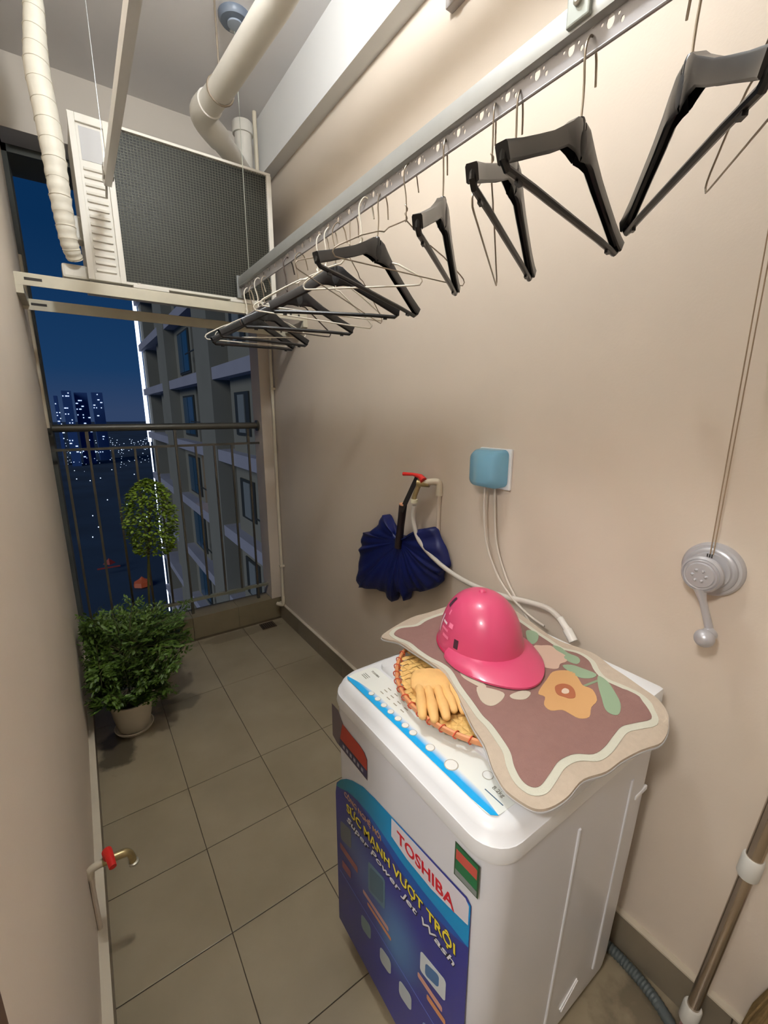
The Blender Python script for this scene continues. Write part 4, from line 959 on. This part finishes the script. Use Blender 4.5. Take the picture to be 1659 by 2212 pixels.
def tap_left():
    t = thing('side_tap', 'small tap with red lever handle low on the left wall', 'tap', (LX+0.03, 0.13, 0.3))
    b = BM(); tube(b, [(LX+0.006, 0.13, 0.31), (LX+0.006, 0.13, 0.115)], 0.006, 8); link('supply_pipe', b, M_wallL, t, True)
    b = BM(); tube(b, spline([(LX+0.004, 0.13, 0.29), (LX+0.008, 0.13, 0.312), (LX+0.024, 0.13, 0.318), (LX+0.04, 0.13, 0.318)], 4), 0.010, 12); link('elbow', b, M_pvc, t, True)
    b = BM(); tube(b, spline([(LX+0.035, 0.13, 0.318), (LX+0.065, 0.13, 0.318), (LX+0.092, 0.13, 0.312), (LX+0.100, 0.13, 0.290), (LX+0.100, 0.13, 0.275)], 4), [0.011]*8+[0.009]*9, 12); link('valve_body', b, M_brass, t, True)
    b = BM(); lathe(b, [(0.013, 0), (0.013, 0.006), (0.008, 0.008)], axis_mat((LX+0.102, 0.13, 0.270), (0, 0, 1)), 12); link('hose_nut', b, mat('steel_ring', (190, 186, 170), 0.3, 0.6), t, True)
    b = BM(); tube(b, [(LX+0.048, 0.135, 0.345), (LX+0.052, 0.115, 0.350), (LX+0.058, 0.075, 0.345)], [0.011, 0.010, 0.009], 10, sx_=0.8); lathe(b, [(0.011, 0), (0.012, 0.022), (0, 0.026)], axis_mat((LX+0.048, 0.13, 0.325), (0, 0, 1)), 12); link('lever_handle', b, M_redh, t, True)
tap_left()

# ------------------------------------------------------------------ umbrella hung on the tap
um = thing('folded_umbrella', 'dark blue folded umbrella hung by its black strap from the wall tap', 'umbrella', (0.86, 0.34, 0.7))
BAG = [(0.3784, 0.9692), (0.3953, 0.9926), (0.4646, 1.0401), (0.5066, 0.9965), (0.5831, 0.9361), (0.6302, 0.9215), (0.659, 0.8569), (0.6668, 0.8157), (0.683, 0.7234), (0.692, 0.6389), (0.6485, 0.6415), (0.526, 0.6759), (0.463, 0.679), (0.4031, 0.6597), (0.3691, 0.7196), (0.3413, 0.7223), (0.3139, 0.6979), (0.2828, 0.75), (0.2128, 0.7746), (0.1569, 0.804), (0.105, 0.8503), (0.1024, 0.8885), (0.0701, 0.9228), (0.1026, 0.986), (0.153, 1.0463), (0.2025, 1.0354), (0.2401, 1.0226), (0.2785, 0.9861)]
bl = smooth_loop(BAG, 5); G0 = Vector((0.84, 0.335, 0.955)); bm = BM(); NR = 14
for side in (0, 1):
    rings = []
    for i in range(NR+1):
        t = i/NR; ring_ = []
        for k_, (yy_, zz_) in enumerate(bl):
            fold = math.sin(k_*0.62 + 1.5*math.sin(k_*0.17))*0.5 + 0.5*math.sin(k_*1.31+2)
            thick = math.sin(min(1, t*1.02)*PI*0.92)*0.030 + 0.004*(1-t)
            if side == 0: xx_ = 0.862 - thick - fold*0.010*t**0.6
            else: xx_ = 0.884 + 0.004*fold*t
            ring_.append(bm.verts.new((xx_*t + G0.x*(1-t), G0.y+(yy_-G0.y)*t, G0.z+(zz_-G0.z)*t)))
        rings.append(ring_)
    n = len(bl)
    for a_, b_ in zip(rings, rings[1:]):
        for k_ in range(n): bm.faces.new((a_[k_], a_[(k_+1) % n], b_[(k_+1) % n], b_[k_]))
    if side == 0: hem0 = rings[-1]
    else:
        for k_ in range(n): bm.faces.new((hem0[k_], hem0[(k_+1) % n], rings[-1][(k_+1) % n], rings[-1][k_]))
bmesh.ops.remove_doubles(bm, verts=bm.verts[:], dist=0.0002)
link('canopy', bm, mat('navy_nylon', (10, 24, 88), 0.45, var=0.1, vscale=14, spec=0.4), um, True, angle=80)
bm = BM(); tube(bm, [(0.838, 0.335, 0.93), (0.838, 0.32, 1.03), (0.838, 0.307, 1.115)], [0.017, 0.015, 0.0165], 16); link('grip', bm, mat('dark_brown_grip', (34, 24, 26), 0.35), um, True)
bm = BM(); lathe(bm, [(0.0165, 0), (0.015, 0.006), (0, 0.007)], axis_mat((0.838, 0.307, 1.114), (0, -0.1, 1)), 16); link('grip_cap', bm, mat('wood_cap', (206, 150, 116), 0.4), um, True)
bm = BM(); box(bm, -0.011, 0.011, -0.0012, 0.0012, 0, 1)
Mx = Matrix.Translation((0.826, 0.302, 1.09)); dv = Vector((0.852-0.826, 0.236-0.302, 1.236-1.09))
for v in bm.verts:
    h_ = v.co.z; v.co = Vector((0.826, 0.302, 1.09)) + dv*h_ + Vector((0.0, v.co.x*1.0, v.co.x*0.35)) + Vector((v.co.y, 0, 0))
link('strap', bm, mat('black_strap', (26, 22, 20), 0.6), um)

# ------------------------------------------------------------------ crank winch
cr_ = thing('crank_winch', 'silver plastic wall winch with hanging crank arm and round knob', 'winch', (W, -0.715, 1.145))
M_sil = mat('silver_plastic', (190, 190, 194), 0.32, 0.35, spec=0.5)
PC = Vector((W, -0.715, 1.145))
A_ = axis_mat(PC, (-1, 0, 0))
bm = BM(); lathe(bm, [(0.058, 0.0), (0.058, 0.008), (0.054, 0.013), (0.049, 0.014), (0.048, 0.019), (0.044, 0.022), (0.040, 0.022), (0.038, 0.027), (0.024, 0.029), (0.022, 0.05)], A_, 40); link('wall_plate', bm, M_sil, cr_, True)
bm = BM(); lathe(bm, [(0.030, 0.048), (0.037, 0.052), (0.038, 0.062), (0.034, 0.067), (0.033, 0.0655), (0.030, 0.070), (0.027, 0.069), (0.025, 0.0725), (0.0, 0.074)], A_, 40); link('hub', bm, M_sil, cr_, True)
for a in range(6):
    p = PC + Vector((-0.0745, 0.012*math.cos(a*PI/3), 0.012*math.sin(a*PI/3)))
    b = BM(); bmesh.ops.create_icosphere(b, subdivisions=1, radius=0.0035, matrix=Matrix.Translation(p)); link('boss', b, M_sil, cr_, True)
h0 = PC + Vector((-0.058, 0, -0.030)); h1 = PC + Vector((-0.060, -0.032, -0.119))
bm = BM(); tube(bm, [h0, h0*0.7+h1*0.3, h1], [0.016, 0.0095, 0.0105], 14, sx_=1, sy_=0.7); link('arm', bm, M_sil, cr_, True)
bm = BM(); bmesh.ops.create_uvsphere(bm, u_segments=24, v_segments=14, radius=0.0185, matrix=Matrix.Translation(h1+Vector((-0.022, 0.002, -0.006)))); tube(bm, [h1, h1+Vector((-0.018, 0.002, -0.004))], 0.014, 16); link('knob', bm, M_sil, cr_, True)
bm = BM()
for k_ in range(3): box(bm, W-0.043, W-0.040, -0.722+0.004*k_, -0.7205+0.004*k_, 1.178, 1.186)
link('cord_slots', bm, M_dark, cr_)
bm = BM()
for dx in (0, 0.006): tube(bm, [(W-0.036-dx*0.3, -0.716-dx, 1.185), (W-0.030, -0.716-dx*1.6, 2.0), (W-0.030, -0.716-dx*2, 2.74)], 0.0012, 6)
link('cord', bm, mat('brown_cord', (150, 128, 104), 0.6), cr_)

# ------------------------------------------------------------------ mop pole and broom
mp_ = thing('mop_pole', 'telescopic steel pole with white collars leaning on the right wall', 'pole', (0.79, -0.83, 0.0))
M_steel = mat('polished_steel', (178, 164, 148), 0.2, 0.9)
a0 = Vector((0.79, -0.842, 0.0)); a1 = Vector((0.80, -0.850, 0.128)); a2 = Vector((0.81, -0.889, 0.585)); dd = (a2-a1).normalized()
tube_b = BM(); tube(tube_b, [a1, a2], 0.0125, 20); link('lower_tube', tube_b, M_steel, mp_, True)
tube_b = BM(); tube(tube_b, [a2, a2+dd*0.72], 0.0145, 20); link('upper_tube', tube_b, M_steel, mp_, True)
for p in (a1, a2):
    b = BM(); tube(b, [p-dd*0.026, p-dd*0.022, p+dd*0.022, p+dd*0.026], [0.0165, 0.0185, 0.0185, 0.0165], 22); link('collar', b, mat('collar_white', (206, 206, 200), 0.4), mp_, True)
b = BM(); tube(b, [a0+Vector((0, 0, 0.001)), a1-dd*0.02], 0.011, 14); link('end_tube', b, mat('pole_end', (150, 110, 110), 0.4), mp_, True)
bro = thing('straw_broom', 'straw hand broom standing against the right wall at the photo\'s lower right corner', 'broom', (0.84, -1.0, 0.0))
random.seed(5)
b = BM()
for k_ in range(260):
    a = random.uniform(-1, 1); bb = random.uniform(-1, 1)
    t0 = Vector((0.862+0.008*bb, -1.0+0.022*a, 0.40)); t1 = Vector((0.845+0.03*bb, -0.985+0.075*a, random.uniform(0.0, 0.02)))
    mid = (t0+t1)/2 + Vector((0.004*bb, 0.012*a, 0))
    tube(b, [t0, mid, t1], 0.0013, 3, caps=False)
link('bristles', b, mat('straw', (122, 100, 62), 0.7, var=0.25, vscale=40), bro, kind='stuff')
b = BM(); tube(b, [(0.862, -1.0, 0.37), (0.866, -1.0, 0.95)], 0.012, 12); link('handle', b, mat('bamboo_handle', (176, 146, 92), 0.5), bro, True)
b = BM()
for z in (0.36, 0.38, 0.40): tube(b, [(0.862+0.013*math.cos(t), -1.0+0.027*math.sin(t), z) for t in [2*PI*q/20 for q in range(20)]], 0.003, 6, closed=True)
link('binding', b, mat('broom_binding', (140, 50, 40), 0.5), bro, True)
# drain hose of the washing machine lying along the wall foot
b = BM(); hp_ = spline([(0.835, -0.50, 0.06), (0.845, -0.58, 0.022), (0.852, -0.68, 0.016), (0.835, -0.78, 0.016), (0.775, -0.90, 0.016), (0.73, -1.02, 0.016)], 24)
tube(b, hp_, [0.0125+0.0018*(k % 2) for k in range(len(hp_))], 12)
tag(link('drain_hose', b, mat('dark_grey_hose', (84, 92, 92), 0.5), None, True), 'dark grey ribbed drain hose on the floor between washing machine and wall', 'hose')

# ------------------------------------------------------------------ potted plants
M_pot = mat('cream_pot', (226, 216, 196), 0.45, var=0.04)
M_soil = mat('soil', (48, 36, 24), 0.95, var=0.3, vscale=60)
M_leafd = mat('leaf_dark', (78, 106, 34), 0.45, var=0.35, vscale=25)
M_leafm = mat('leaf_mid', (146, 164, 48), 0.5, var=0.3, vscale=25)
M_stem = mat('stem_green', (82, 84, 44), 0.6)
def pot(parent, x, y, rt, rb, h):
    b = BM(); lathe(b, [(rb, 0.0), (rb+0.004, 0.004), ((rt+rb)/2+0.006, h*0.5), (rt, h-0.012), (rt+0.005, h-0.010), (rt+0.005, h), (rt-0.004, h), (rt-0.006, h-0.025)], Matrix.Translation((x, y, 0.006)), 40, cap=False); link('pot', b, M_pot, parent, True)
    b = BM(); lathe(b, [(rt-0.006, h-0.026), (rt*0.5, h-0.020), (0, h-0.018)], Matrix.Translation((x, y, 0.006)), 24, cap=False); link('soil', b, M_soil, parent, True)
    b = BM(); lathe(b, [(0, 0.0), (rb+0.014, 0.0), (rb+0.022, 0.014), (rb+0.018, 0.016), (rb+0.010, 0.004), (0, 0.004)], Matrix.Translation((x, y, 0)), 36, cap=False); link('saucer', b, M_pot, parent, True)
def leaf(bm, p, d, w_, ln, nrm, mi=0):
    d = d.normalized(); s = d.cross(nrm); s = s.normalized() if s.length > 1e-4 else Vector((1, 0, 0))
    q = [p, p + d*ln*0.35 + s*w_, p + d*ln*0.75 + s*w_*0.7, p + d*ln, p + d*ln*0.75 - s*w_*0.7, p + d*ln*0.35 - s*w_]
    mdl = p + d*ln*0.5 - nrm*ln*0.06
    V = [bm.verts.new(v) for v in q]; c_ = bm.verts.new(mdl)
    for i in range(6):
        f = bm.faces.new((V[i], V[(i+1) % 6], c_)); f.material_index = mi
pl = thing('potted_fern', 'leafy green fern-like plant in a cream pot, the nearer pot by the left wall', 'plant', (-0.135, 1.13, 0))
PX, PY = -0.135, 1.13
pot(pl, PX, PY, 0.088, 0.062, 0.150)
random.seed(21)
def fronds(cx, cy, z0, n, lo, hi, bm, sb, sx0, sx1, sy0, sy1, ls, el0=0.25, zmin=0.03):
    for i in range(n):
        az = random.uniform(0, 2*PI); el = random.uniform(el0, 1.4)
        ln = random.uniform(lo, hi)
        base = Vector((cx+0.03*math.cos(az), cy+0.03*math.sin(az), z0))
        dirv = Vector((math.cos(az)*math.cos(el), math.sin(az)*math.cos(el), math.sin(el)))
        pts = []
        for k_ in range(11):
            t = k_/10
            p = base + dirv*ln*t + Vector((math.cos(az), math.sin(az), 0))*0.05*t*t + Vector((0, 0, -0.18*ln*t*t*1.6*math.cos(el)))
            p.x = min(max(p.x, sx0), sx1); p.y = min(max(p.y, sy0), sy1); p.z = max(p.z, zmin)
            pts.append(p)
        tube(sb, pts, 0.0018, 4, caps=False)
        mi = 0 if random.random() < 0.5 else 1
        for k_ in range(3, 11):
            p = pts[k_]; tg = (pts[k_]-pts[k_-1]); tg = tg.normalized() if tg.length > 1e-5 else Vector((0, 0, 1))
            sidev = tg.cross(Vector((0, 0, 1))); sidev = sidev.normalized() if sidev.length > 1e-3 else Vector((1, 0, 0))
            for s in (-1, 1):
                bd = (sidev*s + tg*0.6 + Vector((0, 0, random.uniform(-0.3, 0.25)))).normalized()
                bl_ = random.uniform(0.03, 0.06)
                for q in range(1, 5):
                    pp = p + bd*bl_*q/4
                    for s2 in (-1, 1):
                        dl = (bd*0.7 + tg*s2*0.7 + Vector((random.uniform(-.3, .3), random.uniform(-.3, .3), random.uniform(-.4, .2)))).normalized()
                        nrm = (Vector((0, 0, 1)) + Vector((random.uniform(-.5, .5), random.uniform(-.5, .5), 0))).normalized()
                        leaf(bm, pp, dl, random.uniform(0.004, 0.007)*ls, random.uniform(0.016, 0.028)*ls, nrm, mi if random.random() < 0.8 else 1-mi)
b = BM(); sb = BM()
fronds(PX, PY+0.02, 0.17, 44, 0.20, 0.36, b, sb, LX+0.075, 0.13, 0.98, 1.52, 1.0, 0.55, 0.20)
fronds(PX+0.01, PY+0.10, 0.36, 40, 0.14, 0.27, b, sb, LX+0.075, 0.11, 1.0, 1.50, 1.0, 0.0, 0.26)
fronds(PX, PY, 0.15, 10, 0.10, 0.16, b, sb, LX+0.075, 0.0, 1.02, 1.3, 0.8, 0.5, 0.19)
link('foliage', b, [M_leafd, M_leafm], pl, kind='stuff'); link('stems', sb, M_stem, pl, kind='stuff')
for p in ((-0.10, 1.06, 0.30), (-0.09, 1.05, 0.235), (-0.045, 1.05, 0.215)):
    bf = BM()
    for k_ in range(5): leaf(bf, Vector(p), Vector((math.cos(k_*1.257), -0.5, math.sin(k_*1.257))), 0.005, 0.014, Vector((0, -1, 0.2)))
    link('blossom', bf, mat('pale_blossom', (232, 206, 206), 0.6), pl)
p2 = thing('potted_tree', 'tall slim plant with a dense round green crown rising in front of the railing', 'plant', (0.035, 1.66, 0))
pot(p2, 0.035, 1.64, 0.072, 0.055, 0.13)
b = BM(); tube(b, spline([(0.035, 1.64, 0.12), (0.03, 1.63, 0.35), (0.045, 1.61, 0.6), (0.07, 1.60, 0.8), (0.09, 1.60, 0.98)], 5), [0.006]*21, 8)
for k_ in range(16):
    a = k_*2.4; tube(b, [(0.065+0.0015*k_, 1.60, 0.70+0.018*k_), (0.07+0.07*math.cos(a), 1.60+0.06*math.sin(a), 0.76+0.018*k_)], 0.002, 5, caps=False)
link('stem', b, M_stem, p2)
random.seed(4); b = BM()
for k_ in range(3000):
    u = random.uniform(-1, 1); th = random.uniform(0, 2*PI); rr_ = random.uniform(0.45, 1.0)**0.5
    zc = 0.915 + 0.205*u; rad = 0.125*math.sqrt(max(0, 1-(u*0.9+0.12)**2))*rr_*(1.0 + 0.18*noise.noise(Vector((math.cos(th)*2, math.sin(th)*2, u*4))))
    p = Vector((0.088 + rad*math.cos(th), 1.60 + rad*0.95*math.sin(th), zc))
    leaf(b, p, Vector((math.cos(th), math.sin(th), random.uniform(-0.9, 0.5))), random.uniform(0.0055, 0.009), random.uniform(0.014, 0.024), Vector((random.uniform(-.5, .5), random.uniform(-.5, .5), 1)).normalized(), 0 if random.random() < 0.25 else 1)
link('crown', b, [mat('crown_dark', (120, 146, 44), 0.5, var=0.3, vscale=25), mat('crown_leaf', (176, 196, 58), 0.5, var=0.3, vscale=25)], p2, kind='stuff')
bw = BM(); sbw = BM(); random.seed(8)
fronds(0.045, 1.67, 0.17, 8, 0.12, 0.24, bw, sbw, LX+0.08, 0.22, 1.45, 1.80, 0.9, 0.5, 0.14)
link('low_foliage', bw, [M_leafd, M_leafm], p2, kind='stuff'); link('low_stems', sbw, M_stem, p2, kind='stuff')

# ------------------------------------------------------------------ neighbouring tower
tw = thing('apartment_tower', 'grey apartment tower with balconies and a white light strip down its far corner', 'building', (6, 24, -60))
M_tw = mat('tower_wall', (124, 124, 114), 0.85, var=0.05, vscale=0.6); M_slab = mat('tower_slab', (150, 152, 166), 0.8, var=0.05, vscale=0.6)
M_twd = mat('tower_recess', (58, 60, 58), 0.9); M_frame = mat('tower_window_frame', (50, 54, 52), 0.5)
M_glassb = mat('tower_blue_glass', (40, 78, 104), 0.15, spec=0.8); M_curt = mat('tower_curtain', (116, 124, 126), 0.7)
FH = 3.2; z_lo, z_hi = -60.0, 22.0
bm = BM()
for (ya, yb, xa) in ((38.2, 36.6, 4.75), (33.4, 31.6, 5.0), (31.6, 29.0, 4.9), (27.0, 22.9, 5.0), (16.6, 13.9, 4.9), (11.0, 3.0, 4.7)):
    box(bm, xa, 7.4, yb, ya, z_lo, z_hi)
link('wall', bm, M_tw, tw)
for (ya, yb) in ((29.0, 27.0), (20.0, 17.6)):
    b = BM(); box(b, 4.45, 7.4, yb, ya, z_lo, z_hi); link('pillar', b, M_tw, tw)
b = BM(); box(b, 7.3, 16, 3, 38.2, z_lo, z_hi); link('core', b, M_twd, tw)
def cp(name, mesh, parent, loc):
    o = bpy.data.objects.new(name, mesh); C.objects.link(o); o.parent = parent; o.matrix_parent_inverse = Matrix.Translation(-Vector(tw.location)) if parent is tw else Matrix.Identity(4); o.location = loc; return o
def mk(fn, m_):
    b = BM(); fn(b); me = bpy.data.meshes.new('p'); b.to_mesh(me); b.free(); me.materials.append(m_); return me
slabs = [mk(lambda b, a=a, c=c: box(b, 4.5, 7.3, a, c, -0.46, 0.0), M_slab) for a, c in ((29.0, 38.2), (20.0, 27.0), (11.0, 17.6))]
win1 = mk(lambda b: (box(b, 4.93, 5.02, 23.3, 25.9, 0.25, 2.35)), M_frame); pane1 = mk(lambda b: (box(b, 4.90, 4.935, 23.45, 24.55, 0.35, 2.25), box(b, 4.90, 4.935, 24.68, 25.75, 0.35, 2.25)), M_glassb)
win2 = mk(lambda b: box(b, 4.84, 4.92, 14.4, 16.0, 0.65, 2.2), M_frame); pane2 = mk(lambda b: box(b, 4.81, 4.845, 14.85, 15.55, 0.75, 2.1), M_curt)
win3 = mk(lambda b: box(b, 4.83, 4.92, 29.6, 31.0, 0.3, 2.3), M_frame); pane3 = mk(lambda b: box(b, 4.80, 4.835, 29.75, 30.85, 0.4, 2.2), M_glassb)
railm = mk(lambda b: [box(b, 4.62, 4.66, a, c, 1.0, 1.05) for a, c in ((20.05, 22.8), (11.2, 13.8))], M_frame)
for fl_ in range(-8, 6):
    z = fl_*FH
    for s in slabs: cp('balcony_slab', s, tw, (0, 0, z))
    if -7 <= fl_ <= 3:
        for wn, pn in ((win1, pane1), (win2, pane2), (win3, pane3)):
            wo_ = cp('window', wn, tw, (0, 0, z)); pn_o = cp('pane', pn, wo_, (0, 0, 0))
        cp('balcony_rail', railm, tw, (0, 0, z))
m_warm = mat('lit_room', (230, 180, 120), 0.5, emit=(240, 190, 130), estr=0.55)
b = BM(); box(b, 6.6, 7.25, 20.1, 22.8, -3.1, -0.5); link('lit_room', b, m_warm, tw)
b = BM(); box(b, 5.2, 7.25, 11.3, 13.8, -6.2, -2.95); link('lit_room', b, m_warm, tw)
b = BM(); tube(b, [(4.56, 38.25, -15.3), (4.56, 38.25, -0.8)], 0.045, 8); tube(b, [(4.56, 38.25, -0.8), (4.56, 38.25, 22)], 0.125, 8); link('light_strip', b, mat('led_white', (255, 255, 255), 0.4, emit=(214, 226, 255), estr=3.0), tw)
b = BM(); bmesh.ops.create_icosphere(b, subdivisions=2, radius=0.4, matrix=Matrix.Translation((4.56, 38.2, -16.4))); link('strip_lamp', b, MATS['led_white'], tw)

# ------------------------------------------------------------------ city far away
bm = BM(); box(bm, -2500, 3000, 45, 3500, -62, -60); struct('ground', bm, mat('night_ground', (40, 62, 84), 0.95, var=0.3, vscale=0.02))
M_lit = mat('window_light', (255, 255, 255), 0.5, emit=(205, 226, 255), estr=1.6); M_far = mat('far_tower_haze_blue', (52, 92, 158), 0.9)  # night haze painted as blue, so distant towers merge with the sky
M_litb = mat('street_light_blue', (255, 255, 255), 0.5, emit=(170, 210, 255), estr=3.5); M_litr = mat('red_glow', (110, 50, 40), 0.5, emit=(150, 50, 34), estr=0.10)
random.seed(77)
towers = [('pale', -14.5, 3.5, 640, 20), ('pale', -3.5, 9, 620, 25), ('pale', 10, 13, 640, 24), ('pale', 28, 12, 680, 26)]
names = ['leftmost narrow distant tower with a few lit windows beside the left wall edge', 'distant tower with the widest spread of lit windows, second from the left', 'distant tower with lit windows, third from the left', 'distant tower with few bright windows, nearest the white light strip']
for i, (_, xc, wd, yy_, zt) in enumerate(towers):
    t = thing('distant_tower', names[i], 'building', (xc, yy_, -60), 'lit towers on the skyline')
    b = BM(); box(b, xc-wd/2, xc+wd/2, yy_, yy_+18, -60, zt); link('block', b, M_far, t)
    b = BM(); cols = max(2, int(wd/2.6))
    for fz in range(int((zt+58)/3.3)):
        for cx_ in range(cols):
            if random.random() < (0.22 if i < 3 else 0.12):
                x_ = xc-wd/2+0.6+cx_*2.6; z_ = zt-2.5-fz*3.3; ww = random.choice((1.0, 1.0, 2.2))
                box(b, x_, x_+ww, yy_-0.3, yy_, z_-0.5, z_+0.5)
    link('lit_windows', b, M_lit, t, kind='stuff')
b = BM()
for k_ in range(150):
    dist = random.uniform(520, 1100); ax = random.uniform(-0.02, 0.115); zz_ = -58 + random.uniform(0, 8)
    s = 0.0011*dist*random.uniform(0.5, 1.0)
    box(b, ax*dist, ax*dist+s*random.uniform(0.8, 1.8), dist, dist+1, zz_, zz_+s*0.8)
for k_ in range(16):
    dist = random.uniform(230, 480); ax = random.uniform(-0.015, 0.11)
    s = 0.0016*dist; box(b, ax*dist, ax*dist+s, dist, dist+1, -57, -57+s*0.8)
tag(link('city_lights', b, M_lit, None, kind='stuff'), 'scattered white city lights below the skyline', 'lights')
b = BM()
for k_ in range(9):
    x_ = -0.014+0.0048*k_; box(b, x_*800, x_*800+random.uniform(1.5, 3.4), 800, 801, -58.5, -56.8)
tag(link('lit_road', b, M_litb, None, kind='stuff'), 'bright bluish row of lights across the distant city', 'lights')
b = BM(); box(b, 0.0*190, 0.04*190, 190, 191, -57.2, -56.9); lathe(b, [(2.2, 0), (1.4, 0.8), (0, 2.2)], Matrix.Translation((0.022*196, 197, -57.4)), 4)
tag(link('red_roof_lights', b, M_litr, None), 'dim red lit roof edge far below the balcony', 'lights')
b = BM(); lathe(b, [(3.0, 0), (2.6, 1.5), (1.0, 2.4), (0, 3.4)], Matrix.Translation((0.075*170, 170, -59.5)), 7)  # orange-lit thing far below, its light given as emission
tag(link('orange_lit_shape', b, mat('orange_glow', (110, 60, 40), 0.5, emit=(170, 76, 34), estr=0.22), None), 'small orange glow seen between the two plants', 'light')
